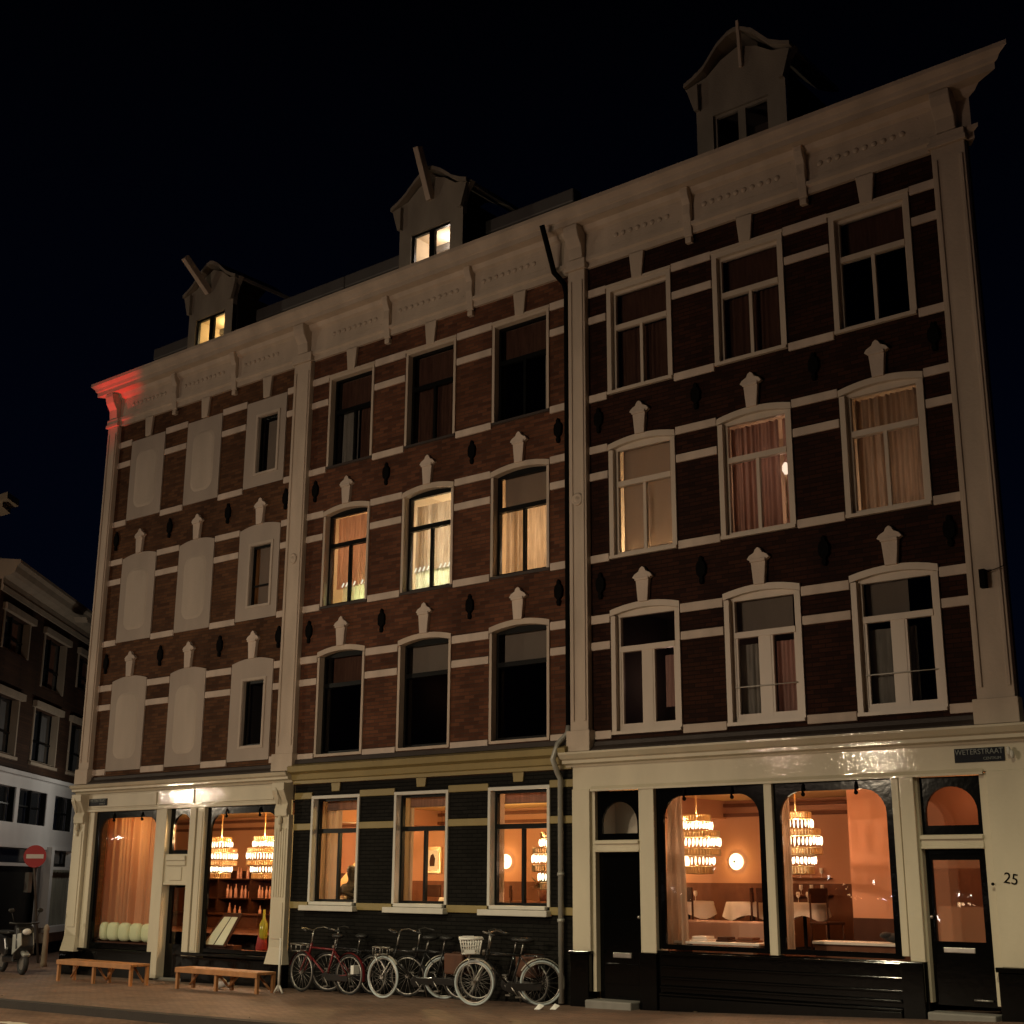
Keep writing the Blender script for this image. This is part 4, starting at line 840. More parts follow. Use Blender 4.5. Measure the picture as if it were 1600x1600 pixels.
# tables, chairs, glasses
def table(x, y, r, label, cloth=True):
    t = thing('table', label, 'table', (x, y, .75), 'restaurant tables')
    MB().lathe([(.25, 0), (.25, .03), (.03, .06), (.03, .70)], (x, y, .75), 12).build('pedestal', M['iron'], t)
    MB().lathe([(r, 1.45), (r, 1.49)], (x, y, 0), 24).build('tabletop', M['midwood'], t)
    if cloth:
        n = 36; vs = [(x, y, 1.498)]; 
        for rr, z, wv in ((r + .01, 1.498, 0), (r + .02, 1.47, .0), (r + .05, 1.25, .04)):
            for j in range(n):
                a = 2 * math.pi * j / n; q = rr + wv * math.sin(a * 7); vs.append((x + q * math.cos(a), y + q * math.sin(a), z + (.05 * math.sin(a * 4) if wv else 0)))
        fs = [(0, 1 + j, 1 + (j + 1) % n) for j in range(n)] + [(1 + i * n + j, 1 + (i + 1) * n + j, 1 + (i + 1) * n + (j + 1) % n, 1 + i * n + (j + 1) % n) for i in range(2) for j in range(n)]
        tag(MB().add(vs, fs, True).build('tablecloth', M['linen']), 'white cloth on the ' + label.replace('restaurant ', '').replace('behind the chairs in the left big window of number 25', 'behind the chairs of number 25'), 'tablecloth', 'white tablecloths')
    return t
def chair(x, y, rz, label):
    t = thing('chair', label, 'chair', (0, 0, 0), 'restaurant chairs')
    MB().box(-.2, .2, -.2, .2, .43, .47).build('seat', M['dkwood'], t, bevel=.015)
    MB().box(-.2, .2, .17, .2, .75, .98).build('backrest', M['dkwood'], t, bevel=.012)
    for sx_ in (-1, 1):
        MB().tube([(sx_ * .18, -.18, 0), (sx_ * .17, -.17, .44)], .018, 6).build('leg', M['dkwood'], t)
        MB().tube([(sx_ * .18, .18, 0), (sx_ * .18, .175, .9)], .018, 6).build('leg', M['dkwood'], t)
    t.location = (x, y, .75); t.rotation_euler = (0, 0, rz)
tb = [(-13.05, 3.0, .42, 'round restaurant table under the left chandelier of number 25'), (-11.85, 3.05, .40, 'round restaurant table behind the chairs in the left big window of number 25'), (-17.9, 2.6, .42, 'round restaurant table seen low in the third black framed window'), (-19.6, 2.0, .42, 'round restaurant table seen low in the middle black framed window'), (-20.6, 1.6, .4, 'round restaurant table in the first black framed window'), (-11.0, 3.3, .36, 'round restaurant table below the right chandelier of number 25')]
for q in tb: table(*q)
ch = [(-11.15, 2.35, .4, 'dark chair nearest the right post of the left big window, number 25'), (-12.5, 2.4, 2.6, 'dark chair in front of the round table, left big window, number 25'), (-11.45, 2.75, 2.0, 'dark chair beyond the others in the left big window, number 25'), (-17.3, 2.0, .6, 'dark chair beside the sconce table, third black framed window'), (-16.7, 2.9, 2.2, 'dark chair near the back, third black framed window'), (-18.9, 2.7, .2, 'dark chair by the picture wall, middle black framed window'), (-10.4, 2.9, 1.2, 'dark chair beside the pink wall, right big window, number 25')]
for q in ch: chair(*q)
def glasses(x, y, z, label):
    b = thing('wine_glass', label, 'wine glass', (x, y, z), 'wine glasses on the restaurant tables')
    MB().lathe([(.03, 0), (.004, .006), (.004, .07), (.03, .10), (.034, .14), (.026, .17)], (x, y, z), 10).build('glass_body', M['linen'], b)
for q in ((-13.1, 2.9, 'left glass on the table under the left chandelier'), (-12.9, 3.0, 'right glass on the table under the left chandelier'), (-19.5, 1.8, 'left glass on the table in the middle black framed window'), (-19.3, 1.95, 'right glass on the table in the middle black framed window'), (-17.8, 2.4, 'glass on the table in the third black framed window'), (-11.05, 3.2, 'glass on the table under the right chandelier of number 25'), (-10.9, 3.25, 'second glass on the table under the right chandelier of number 25')):
    glasses(q[0], q[1], 1.50, q[2])
# window seat behind the left big window of number 25 and bench cushions
t = thing('banquette', 'upholstered bench with its back to the left big window of number 25', 'banquette', (-11.5, 1.5, .75))
MB().box(-12.35, -10.7, 1.5, 1.95, .76, 1.12).build('seat', M['midwood'], t, bevel=.03); MB().box(-12.4, -10.65, 1.38, 1.50, .76, 1.24).build('backrest', M['rosecloth'], t, bevel=.03)
t = thing('window_table', 'long table laid with books close behind the left big window of number 25', 'table', (-10.9, .6, .5))
MB().box(-11.7, -10.2, .35, .80, .93, .97).build('tabletop', M['linen'], t, bevel=.008)
for xx in (-11.6, -10.3): MB().box(xx - .03, xx + .03, .4, .75, .1, .93).build('leg', M['midwood'], t)
for bx, by, bz, bw_, bm_, bl_ in ((-11.25, .55, .97, .30, 'linen', 'pale stack of books at the left of the window table'), (-10.85, .55, .97, .22, 'dkwood', 'dark closed book in the middle of the window table'), (-10.5, .6, .97, .30, 'midwood', 'brown book at the right of the window table')):
    tag(MB().box(bx - bw_ / 2, bx + bw_ / 2, by - .13, by + .13, bz + .002, bz + .03).box(bx - bw_ / 2 + .02, bx + bw_ / 2 - .03, by - .12, by + .11, bz + .034, bz + .07).build('book', M[bm_], bevel=.005), bl_, 'book', 'books on the window table')
t = thing('sideboard', 'low brown cupboard behind the right big window of number 25', 'sideboard', (-8.6, .9, .2))
MB().box(-9.5, -8.0, .7, 1.1, .2, .98).build('body', M['midwood'], t, bevel=.01); MB().box(-9.52, -7.98, .66, 1.14, .98, 1.02).build('top', M['linen'], t, bevel=.008)
tag(MB().sphere((-8.3, .85, 1.09), (.22, .12, .07), 14).sphere((-8.45, .8, 1.12), (.1, .08, .05), 10).build('dark_bag', M['dkcloth']), 'dark soft bag lying on the cupboard in the right big window', 'bag')
# plant and low shelf in third window
t = thing('potted_plant', 'dark leafy pot plant in the third black framed window', 'plant', (-16.2, 3.0, 1.4))
MB().lathe([(.09, 0), (.13, .2)], (-16.2, 3.0, 1.45), 12).build('pot', M['midwood'], t)
b = MB()
for j in range(70):
    a = random.random() * 6.28; el = random.uniform(.1, 1.4); L = random.uniform(.18, .42); p = Vector((-16.2, 3.0, 1.65)); d_ = Vector((math.cos(a) * math.cos(el), math.sin(a) * math.cos(el), math.sin(el)))
    q = p + d_ * L; s_ = d_.cross(Vector((0, 0, 1))).normalized() * .035; b.add([p + d_ * L * .4, p + d_ * L * .7 + s_, q, p + d_ * L * .7 - s_], [(0, 1, 2, 3)])
b.build('leaves', M['leafm'], t)
tag(MB().box(-17.2, -15.2, 2.8, 3.3, .75, 1.45).build('counter', M['midwood'], bevel=.01), 'brown wooden counter behind the plant, third black framed window', 'counter')
tag(MB().box(-22.3, -21.3, 3.3, 3.8, .75, 1.95).build('sideboard', M['dkwood'], bevel=.01), 'dark sideboard behind the diners, first black framed window', 'sideboard')
# back bar of the corner shop
t = thing('back_bar', 'dark bar shelving with bottles behind the corner shop window', 'shelving', (-25.9, 3.9, .1))
for zz in (.95, 1.38, 1.82): MB().box(-27.9, -24.3, 3.75, 4.12, zz - .03, zz).build('shelf', M['dkwood'], t)
for xx in (-27.9, -26.7, -25.5, -24.3): MB().box(xx - .03, xx + .03, 3.74, 4.14, .1, 2.0).build('upright', M['dkwood'], t)
MB().box(-27.9, -24.3, 4.14, 4.17, .1, 2.0).build('back_panel', M['dkwood'], t)
MB().box(-27.6, -24.2, 2.9, 3.3, .05, 1.02).box(-27.65, -24.15, 2.85, 3.35, 1.02, 1.06).build('counter', M['dkwood'], t, bevel=.01)
def bottle_mesh():
    me = MB().lathe([(.034, 0), (.037, .02), (.037, .17), (.014, .22), (.013, .28)], (0, 0, 0), 10).build('bottle', M['pbottle'])
    return me
proto = bottle_mesh(); first = True
for zz, sn, xs_ in ((1.38, 'middle', [-27.5, -26.5, -26.38, -26.2, -25.98, -25.85, -25.7, -25.35, -25.25, -25.1, -24.98, -24.8, -24.6]), (.95, 'lower', [-26.4, -26.2, -26.02, -25.3, -24.9]), (1.82, 'upper', [-26.15, -26.05, -25.8, -25.62])):
    for x_ in xs_:
        o = proto if first else proto.copy()
        if not first: COL.objects.link(o)
        first = False; o.location = (x_, 3.9, zz); s_ = random.uniform(.85, 1.15); o.scale = (s_, s_, s_ * random.uniform(.9, 1.1))
        tag(o, 'bottle on the %s shelf of the back bar in the corner shop' % sn, 'bottle', 'bottles on the %s back bar shelf' % sn)
t = thing('wall_shelf', 'two narrow wall shelves with glasses below the right chandelier of number 25', 'shelf', (-11.3, 4.1, 1.6))
for zz in (1.62, 1.90): MB().box(-11.95, -10.9, 4.0, 4.17, zz - .02, zz).build('board', M['midwood'], t)
n_ = 0
for zz, w_ in ((1.62, 'lower'), (1.90, 'upper')):
    for u in range(5):
        o = MB().lathe([(.03, 0), (.004, .006), (.004, .06), (.032, .09), (.03, .16)], (-11.85 + u * .2, 4.07, zz), 10).build('wine_glass', M['linen']); tag(o, 'wine glass in the row on the %s wall shelf' % w_, 'wine glass', 'wine glasses on the %s wall shelf' % w_)
# window seat cushions
t = thing('padded_bench', 'padded bench in front of the terracotta curtain, far left shop window', 'bench', (-25.2, .25, .3))
MB().box(-26.2, -24.15, .14, .36, .30, .52).build('seat', M['dkwood'], t)
for j, (xa, xb) in enumerate(((-26.16, -25.92), (-25.9, -25.52), (-25.5, -25.12), (-25.1, -24.72), (-24.7, -24.3))):
    c = MB().sphere(((xa + xb) / 2, .26, .72), ((xb - xa) / 2 + .02, .10, .23), 18)
    # squarer pillow shape
    cx = (xa + xb) / 2
    c.v = [(cx + math.copysign(abs((x - cx) / ((xb - xa) / 2 + .02)) ** .5, x - cx) * (xb - xa) / 2, y, .72 + math.copysign(abs((z - .72) / .23) ** .55, z - .72) * .19) for x, y, z in c.v]
    names = ('narrow sage cushion at the left end of the window seat', 'second sage cushion from the left on the window seat', 'middle sage cushion of the window seat', 'fourth sage cushion from the left on the window seat', 'sage cushion nearest the shop door on the window seat')
    tag(c.build('cushion', M['green']), names[j], 'cushion', 'sage green cushions on the window seat')
# menu stand, bottle, red bunting in the corner window
t = thing('menu_stand', 'slanted stand with an open pale menu in the corner shop window', 'menu stand', (-22.1, .3, .5))
MB().prism([(-22.62, .16, .54), (-21.90, .16, .54), (-21.74, .42, 1.16), (-22.28, .42, 1.16)], (0, .03, 0)).build('board', M['dkwood'], t)
MB().prism([(-22.52, .145, .57), (-22.24, .145, .57), (-22.04, .385, 1.09), (-22.24, .385, 1.09)], (0, .004, 0)).prism([(-22.20, .145, .57), (-21.94, .145, .57), (-21.83, .385, 1.09), (-22.01, .385, 1.09)], (0, .004, 0)).build('open_menu', M['paper'], t)
MB().box(-22.45, -21.8, .3, .5, .44, .56).build('base', M['dkwood'], t)
t = thing('yellow_bottle', 'tall yellow green bottle in a red wrap at the right of the corner window', 'bottle', (-21.0, .35, .5))
MB().lathe([(.07, .2), (.085, .24), (.085, .48), (.03, .58), (.022, .75)], (-21.0, .35, .5), 14).build('glass_body', M['ybottle'], t)
MB().lathe([(.10, 0), (.12, .02), (.09, .22), (.075, .28)], (-21.03, .35, .5), 14).build('wrap', M['redcloth'], t)
tag(MB().box(-22.36, -20.38, .12, .6, .40, .47).build('window_board', M['midwood']), 'wooden display ledge at the foot of the corner shop window', 'ledge')

# ------------------------------------------------------------------ seated diner (dark, seen from behind, first black framed window)
def skin_body(name, joints, edges, mat, parent, sub=2):
    me = bpy.data.meshes.new(name); o_ = origin_of(parent); me.from_pydata([tuple(Vector(j[0]) - o_) for j in joints], edges, [])
    ob = bpy.data.objects.new(name, me); COL.objects.link(ob); ob.parent = parent; me.materials.append(mat)
    sk = ob.modifiers.new('skin', 'SKIN'); me.skin_vertices or None
    for i, j in enumerate(joints): me.skin_vertices[0].data[i].radius = (j[1], j[1] if len(j) < 3 else j[2])
    me.skin_vertices[0].data[0].use_root = True
    sb = ob.modifiers.new('sub', 'SUBSURF'); sb.levels = sub; sb.render_levels = sub
    return ob
def diner(x, y, z, label):
    t = thing('person', label, 'person', (x, y, z))
    J = [((0, 0, .55), .13, .16), ((0, 0, .75), .12, .15), ((0, -.01, .95), .13, .18), ((0, 0, 1.05), .07, .08), ((0, .01, 1.12), .05, .05), ((0, .0, 1.22), .085, .09), ((0, 0, 1.31), .07, .075),
         ((-.19, 0, 1.0), .05), ((-.25, -.12, .80), .042), ((-.12, -.34, .86), .032), ((.19, 0, 1.0), .05), ((.25, -.12, .80), .042), ((.12, -.34, .88), .032),
         ((-.1, -.05, .52), .09), ((-.11, -.45, .50), .065), ((-.11, -.47, .08), .045), ((.1, -.05, .52), .09), ((.11, -.45, .50), .065), ((.11, -.47, .08), .045), ((-.11, -.60, .05), .04), ((.11, -.60, .05), .04)]
    J = [((x + j[0][0], y + j[0][1], z + j[0][2]),) + tuple(j[1:]) for j in J]
    E_ = [(0, 1), (1, 2), (2, 3), (3, 4), (4, 5), (5, 6), (2, 7), (7, 8), (8, 9), (2, 10), (10, 11), (11, 12), (0, 13), (13, 14), (14, 15), (0, 16), (16, 17), (17, 18), (15, 19), (18, 20)]
    skin_body('body', J, E_, M['dkcloth'], t)
    h = MB().sphere((x, y + .02, z + 1.30), (.095, .105, .10), 14).build('hair', M['hair'], t)
    t.rotation_euler = (0, 0, 0)
diner(-20.25, 1.9, .70, 'diner in dark clothes leaning at a table in the first black framed window')
chair(-20.25, 1.95, 0, 'dark chair under the seated diner, first black framed window')

# ------------------------------------------------------------------ benches on the pavement
def bench(xa, xb, ya, label, yb_off=.42, ztop=.25):
    xm = (xa + xb) / 2; t = thing('bench', label, 'bench', (xm, ya + .2, gz(xm)), 'wooden benches in front of the corner shop')
    y1 = ya + yb_off
    b = MB()
    for j in range(3): b.box(xa, xb, ya + j * yb_off / 3 + .004, ya + (j + 1) * yb_off / 3 - .004, ztop - .045, ztop)
    b.box(xa, xb, ya - .02, ya - .0, ztop - .09, ztop - .005)
    b.build('seat', M['wood'], t, bevel=.006)
    for x in (xa + .04, xm, xb - .04):
        for y in (ya + .03, y1 - .03): MB().box(x - .028, x + .028, y - .028, y + .028, gz(x), ztop - .046).build('leg', M['wood'], t)
    for x, dx in ((xa + .04, .3), (xm, .34), (xm, -.34), (xb - .04, -.3)):
        MB().tube([(x, y1 - .1, gz(x) + .06), (x + dx, y1 - .12, ztop - .06)], .022, 6).build('brace', M['wood'], t)
    return t
bench(-25.02, -22.55, -1.50, 'low wooden bench under the far left shop window')
bench(-21.42, -19.12, -1.34, 'low wooden bench under the corner window with the chandeliers')
tag(MB().sphere((-20.7, -.85, -.02), (.13, .1, .09), 12).sphere((-20.5, -.8, -.05), (.08, .08, .06), 10).build('plastic_bag', M['basket']), 'crumpled pale bag under the bench nearest the bicycles', 'bag')
# slim white post with forked foot
t = thing('slim_post', 'slim pale pole with a forked foot before the fluted pilaster', 'pole', (-18.95, -1.0, gz(-18.95)))
MB().tube([(-18.95, -1.0, -.06), (-18.95, -1.0, .82)], .022, 8).build('pole', M['white'], t)
MB().tube([(-19.06, -1.0, -.095), (-18.97, -1.0, .03)], .018, 6).tube([(-18.84, -1.0, -.095), (-18.93, -1.0, .03)], .018, 6).build('foot', M['white'], t)
for j, (x_, y_, lab) in enumerate(((-13.2, -.95, 'larger scrap of white paper on the pavement by the rear wheel'), (-13.0, -.83, 'smaller scrap of white paper at the foot of the drainpipe'))):
    tag(MB().add([(x_ - .07, y_ - .04, gz(x_) + .004), (x_ + .05, y_ - .05, gz(x_) + .01), (x_ + .07, y_ + .03, gz(x_) + .06), (x_ - .02, y_ + .05, gz(x_) + .03), (x_, y_, gz(x_) + .09)], [(0, 1, 4), (1, 2, 4), (2, 3, 4), (3, 0, 4)]).build('paper_scrap', M['basket']), lab, 'litter')

b = MB()
for q in range(170):
    x_, y_ = random.uniform(-27, -5), random.choice((random.uniform(-.9, -.1), random.uniform(-4.4, -.2), random.uniform(-4.54, -4.2))); r_ = random.uniform(.012, .04); a_ = random.random() * 6
    b.add([(x_ + r_ * math.cos(a_ + t_) * random.uniform(.6, 1.3), y_ + r_ * math.sin(a_ + t_), gz(x_) + .006 + random.uniform(0, .012)) for t_ in (0, 1.6, 3.1, 4.6)], [(0, 1, 2, 3)])
tag(b.build('fallen_leaves', pm('dry fallen leaves', (.20, .13, .07), .8, var=.5, vs=2), recalc=False), 'small fallen leaves and grit strewn over the pavement', 'leaf litter', kind='stuff')
# ------------------------------------------------------------------ bicycles
def ring(c, r, ry, n=40, steer=0):
    out = []
    for i in range(n):
        a = 2 * math.pi * i / n; u, v = r * math.cos(a), r * math.sin(a)
        out.append((c[0] + u * math.cos(steer), c[1] + u * math.sin(steer) + ry, c[2] + v))
    return out
def bicycle(label, loc, rz, steer=0, frame='bikeblack', tyre='tyre', guard='guard', basket=False, crate=False, pannier=False, lean=0, rad=.335, bar=True, wb=1.06, rack_load=False, gfront=True, stepthru=False):
    t = thing('bicycle', label, 'bicycle', (0, 0, 0), 'bicycles parked against the black painted wall')
    F = Vector((-wb / 2, 0, rad)); R_ = Vector((wb / 2, 0, rad)); fm = M[frame]
    for hub, st, nm in ((F, steer, 'front'), (R_, 0, 'rear')):
        w = MB().tube(ring(hub, rad - .017, 0, 40, st), .017, 8, closed=True).build('wheel', M[tyre], t)
        MB().tube(ring(hub, rad - .045, 0, 40, st), .012, 6, closed=True).build('rim', M['rim'], w)
        s_ = MB()
        for i in range(18):
            a = 2 * math.pi * i / 18; u = (rad - .045)
            s_.tube([(hub.x, hub.y + (.02 if i % 2 else -.02), hub.z), (hub.x + u * math.cos(a) * math.cos(st), hub.y + u * math.cos(a) * math.sin(st), hub.z + u * math.sin(a))], .0022, 4)
        s_.tube([(hub.x + .04 * math.sin(st), hub.y - .04, hub.z), (hub.x, hub.y + .04, hub.z)], .03 if nm == 'front' else .028, 10)
        s_.build('spokes', M['rim'], w)
        if guard:
            g = MB(); a0, a1 = (20, 175) if nm == 'rear' else (35, 165)
            if nm == 'front' and not gfront: continue
            if nm == 'rear': a0, a1 = -15, 150
            prev = None; vs = []; N = 22
            for i in range(N + 1):
                a = math.radians(a0 + (a1 - a0) * i / N); 
                for o_, rr in ((-.032, rad + .018), (0, rad + .034), (.032, rad + .018)):
                    u = rr * math.cos(a); vs.append((hub.x + u * math.cos(st) - o_ * math.sin(st), hub.y + u * math.sin(st) + o_ * math.cos(st), hub.z + rr * math.sin(a)))
            g.add(vs, [(i * 3 + j, i * 3 + j + 1, (i + 1) * 3 + j + 1, (i + 1) * 3 + j) for i in range(N) for j in range(2)], True)
            g.build('mudguard', M[guard], t)
    head_b = Vector((F.x + .17, 0, rad + .30)); head_t = Vector((F.x + .22, 0, rad + .47)); bb = Vector((.05, 0, rad - .06)); seat = Vector((.20, 0, rad + .42))
    f = MB(); r = .017
    if stepthru: f.tube([head_t - Vector((0, 0, .05)), (-.08, 0, rad + .12), bb], r, 8)
    else: f.tube([head_t - Vector((.0, 0, .05)), seat - Vector((.01, 0, .02))], r, 8)
    f.tube([head_b, bb], r, 8).tube([bb, seat], r, 8)
    for s_ in (-1, 1):
        f.tube([bb + Vector((0, s_ * .03, 0)), R_ + Vector((0, s_ * .055, 0))], .010, 6); f.tube([seat + Vector((0, s_ * .015, -.04)), R_ + Vector((0, s_ * .055, 0))], .008, 6)
    f.tube([head_b - Vector((.005, 0, .02)), head_t + Vector((.005, 0, .02))], .022, 8)
    f.build('frame', fm, t)
    k = MB(); cs, sn = math.cos(steer), math.sin(steer)
    for s_ in (-1, 1):
        o_ = Vector((-sn * s_ * .05, cs * s_ * .05, 0)); k.tube([head_b, head_b + Vector((-.02 * cs, -.02 * sn, -.03)) + o_, F + Vector((.03 * cs, 0, .05)) + o_, F + o_], .011, 6)
    k.build('fork', fm if guard != 'guard' else M['rim'], t)
    h = MB(); st_t = head_t + Vector((.04, 0, .24))
    h.tube([head_t, st_t], .013, 8)
    sd = Vector((-sn, cs, 0)); fd = Vector((-cs, -sn, 0))
    for s_ in (-1, 1): h.tube([st_t, st_t + sd * s_ * .12 + fd * .07 + Vector((0, 0, .03)), st_t + sd * s_ * .25 + fd * .02 + Vector((0, 0, .05)), st_t + sd * s_ * .29 - fd * .16 + Vector((0, 0, .0))], .011, 6)
    hb = h.build('handlebar', M['rim'], t)
    for s_ in (-1, 1): MB().tube([st_t + sd * s_ * .275 - fd * .06 + Vector((0, 0, .03)), st_t + sd * s_ * .292 - fd * .18 + Vector((0, 0, -.005))], .018, 8).build('grip', M['saddle'], hb)
    sp_ = seat + Vector((.045, 0, .18)); MB().tube([seat, sp_], .012, 8).build('seat_post', M['rim'], t)
    sv = MB().sphere((sp_.x + .03, 0, sp_.z + .03), (.14, .10, .045), 16)
    sv.v = [(x, y * (1.0 if x > sp_.x else max(.3, 1 + (x - sp_.x) * 6)), z) for x, y, z in sv.v]; sv.build('saddle', M['saddle'], t)
    c = MB(); c.lathe([(.09, -.006), (.09, .006)], (bb.x, -.045, bb.z), 20, 'y'); c.box(bb.x, R_.x, -.055, -.038, bb.z - .05, bb.z + .06)
    c.build('chain_case', M['bikeblack'], t, bevel=.006)
    p_ = MB(); p_.tube([(bb.x, -.07, bb.z), (bb.x + .1, -.075, bb.z - .13)], .009, 6).box(bb.x + .06, bb.x + .15, -.15, -.07, bb.z - .15, bb.z - .13); p_.tube([(bb.x, .07, bb.z), (bb.x - .1, .075, bb.z + .13)], .009, 6).box(bb.x - .15, bb.x - .06, .07, .15, bb.z + .12, bb.z + .14)
    p_.build('crank', M['rim'], t)
    rk = MB()
    for s_ in (-1, 1): rk.tube([(seat.x + .05, s_ * .05, rad * 2 + .06), (R_.x + .22, s_ * .06, rad * 2 + .06), (R_.x + .01, s_ * .065, rad)], .007, 6)
    for u in (.12, .22, .32, .42): rk.tube([(seat.x + u, -.055, rad * 2 + .06), (seat.x + u, .055, rad * 2 + .06)], .006, 5)
    rk.build('rack', M['bikeblack'], t)
    MB().lathe([(.025, 0), (.028, .02), (.02, .05)], (head_t.x - .08, -.02, head_t.z - .04), 10, 'y').build('headlight', M['rim'], t)
    MB().tube([(bb.x + .12, .04, bb.z - .04), (bb.x + .16, .16, .02)], .009, 6).build('kickstand', M['rim'], t)
    if pannier:
        for s_ in (-1, 1): MB().box(R_.x - .22, R_.x + .16, s_ * .10 - .045, s_ * .10 + .045, rad * 2 - .26, rad * 2 + .07).build('pannier', M['leather'], t, bevel=.03)
    if basket:
        q = MB(); cx = F.x - .06; z0_, z1_ = rad * 2 + .10, rad * 2 + .32
        for lv in range(5):
            z = z0_ + (z1_ - z0_) * lv / 4; w_ = .13 + .04 * lv / 4; l_2 = .15 + .05 * lv / 4; th = .022 if lv == 4 else .012 if lv in (0,) else .005
            for a_, b_ in (((cx - w_, -l_2), (cx + w_, -l_2)), ((cx + w_, -l_2), (cx + w_, l_2)), ((cx + w_, l_2), (cx - w_, l_2)), ((cx - w_, l_2), (cx - w_, -l_2))):
                q.tube([(a_[0], a_[1], z), (b_[0], b_[1], z)], th, 6)
        for u in range(9):
            f_ = -1 + 2 * u / 8
            for s_ in (-1, 1):
                q.tube([(cx + .13 * f_, s_ * .15, z0_), (cx + .17 * f_, s_ * .20, z1_)], .008, 5); q.tube([(cx + s_ * .13, .15 * f_, z0_), (cx + s_ * .17, .20 * f_, z1_)], .008, 5)
        q.box(cx - .13, cx + .13, -.15, .15, z0_ - .006, z0_)
        qo = q.build('basket', M['basket'], t)
        MB().box(cx - .14, cx + .04, -.216, -.208, z1_ - .015, z1_ + .045).box(cx - .10, cx + .06, -.18, -.172, z0_ + .0, z0_ + .06).build('basket_plate', M['basket'], qo)
        MB().tube([(F.x, -.08, rad), (F.x - .1, -.09, rad + .2), (cx - .02, -.1, z0_)], .008, 6).tube([(F.x, .08, rad), (F.x - .1, .09, rad + .2), (cx - .02, .1, z0_)], .008, 6).build('basket_stay', M['rim'], t)
    if crate:
        q = MB(); cx = F.x - .03; z0_ = rad * 2 + .02
        q.tube([(cx - .14, -.14, z0_ + .12), (cx + .12, -.14, z0_ + .10), (cx + .12, .14, z0_ + .10), (cx - .14, .14, z0_ + .12)], .012, 6, closed=True)
        q.tube([(cx - .12, -.12, z0_), (cx + .10, -.12, z0_), (cx + .10, .12, z0_), (cx - .12, .12, z0_)], .010, 6, closed=True)
        for u, v in ((-.13, -.13), (.11, -.13), (-.13, .13), (.11, .13), (-.01, -.13), (-.01, .13)): q.tube([(cx + u, v, z0_), (cx + u, v, z0_ + .12)], .008, 5)
        q.tube([(cx - .12, 0, z0_), (F.x - .02, .05, rad)], .01, 5)
        q.build('front_carrier', M['rim'], t)
    if rack_load: MB().box(R_.x + .10, R_.x + .17, -.07, .07, rad + .02, rad + .16).build('number_plate', M['basket'], t)
    t.location = loc; t.rotation_euler = (lean, 0, rz)
    return t
def two(F, R_):   # place by the two wheel contacts
    F, R_ = Vector(F), Vector(R_); m_ = (F + R_) / 2; return (m_.x, m_.y, gz(m_.x) + .0), math.atan2(R_.y - F.y, R_.x - F.x)
l1, r1 = two((-18.9, -.52), (-17.72, -.50)); bicycle('red bicycle with dark tyres parked along the wall by the fluted pilaster', l1, r1, -.1, 'bikered', 'tyre', 'bikered', rack_load=True, wb=1.18, crate=True)
l2, r2 = two((-18.55, -.22), (-17.45, -.16)); bicycle('black bicycle leaning on the wall directly behind the red one', l2, r2, .3, 'bikeblack', 'tyre', 'bikeblack', lean=.06, pannier=False)
l3, r3 = two((-16.68, -.72), (-15.86, -.14)); bicycle('black bicycle with white front tyre and a wire front carrier, middle of the row', l3, r3, -.55, 'bikeblack', 'tyrew', 'guard', crate=True, wb=1.02)
l4, r4 = two((-16.5, -.28), (-15.5, -.16)); bicycle('dark bicycle with brown panniers on the wall side of the white tyred one', l4, r4, .2, 'bikeblack', 'tyre', 'bikeblack', lean=.05, pannier=True)
l5, r5 = two((-14.42, -1.02), (-13.66, -.32)); bicycle('black bicycle with pale tyres and a white front basket beside the drainpipe', l5, r5, -.45, 'bikeblack', 'tyrew', 'guard', basket=True, wb=1.04, stepthru=False)
l6, r6 = two((-15.0, -.25), (-13.95, -.17)); bicycle('dark bicycle with brown panniers on the wall side of the white basket one', l6, r6, .25, 'bikeblack', 'tyre', 'bikeblack', lean=.05, pannier=True)

# ------------------------------------------------------------------ side street: house row on the left
BL = Vector((-34.77, 4.17, 0)); DL = Vector((-.66580383, .74612683, 0)); NL = Vector((.74612683, .66580383, 0))
LB = thing('side_street_house', 'three storey brick house in the side street with a white painted lower front', 'house', (0, 0, 0), 'houses of the side street')
def conv(b):   # local (s, out, z) -> world
    b.v = [tuple(BL + DL * v[0] + NL * v[1] + Vector((0, 0, v[2]))) for v in b.v]; return b
class LM(MB):
    def fin(s, *a, **k): return conv(s).build(*a, **k)
S0, S1 = -6.0, 20.0
ops = [(-5.6, -3.4, 7.36, 8.3), (-2.15, .05, 6.85, 8.3), (1.3, 3.4, 7.3, 8.3), (4.6, 6.6, 7.3, 8.3), (-5.9, -3.7, 4.8, 6.25), (-2.45, -.1, 4.8, 6.25), (1.1, 3.3, 4.8, 6.25), (4.5, 6.6, 4.8, 6.25)]
b = LM(); 
def lwall(b, x0, x1, z0, z1, ops, y, dep):
    t_ = MB(); wall_grid(t_, x0, x1, z0, z1, ops, 0, dep); b.add([(v[0], y - v[1], v[2]) for v in t_.v], t_.f)
lwall(b, S0, S1, 4.37, 9.0, ops, 0, .2); b.add([(S0, 0, 4.37), (S0, -8, 4.37), (S0, -8, 9), (S0, 0, 9)], [(0, 1, 2, 3)]); b.fin('wall', M['brickL'], LB)
b = LM(); f1 = [(-6.0, -3.6, 3.17, 4.05), (-3.32, -.88, 3.17, 4.05), (-.1, 1.75, 3.1, 4.04), (2.1, 4.0, 3.1, 4.04), (4.4, 6.5, 3.1, 4.04)]
lwall(b, S0 - .2, S1, 2.62, 4.34, f1, .12, .2)
b.box(S0 - .2, S1, -.02, .3, 4.34, 4.44); b.box(S0 - .2, S1, .12, .2, 2.55, 2.64)
b.fin('painted_front', M['greywall'], LB)
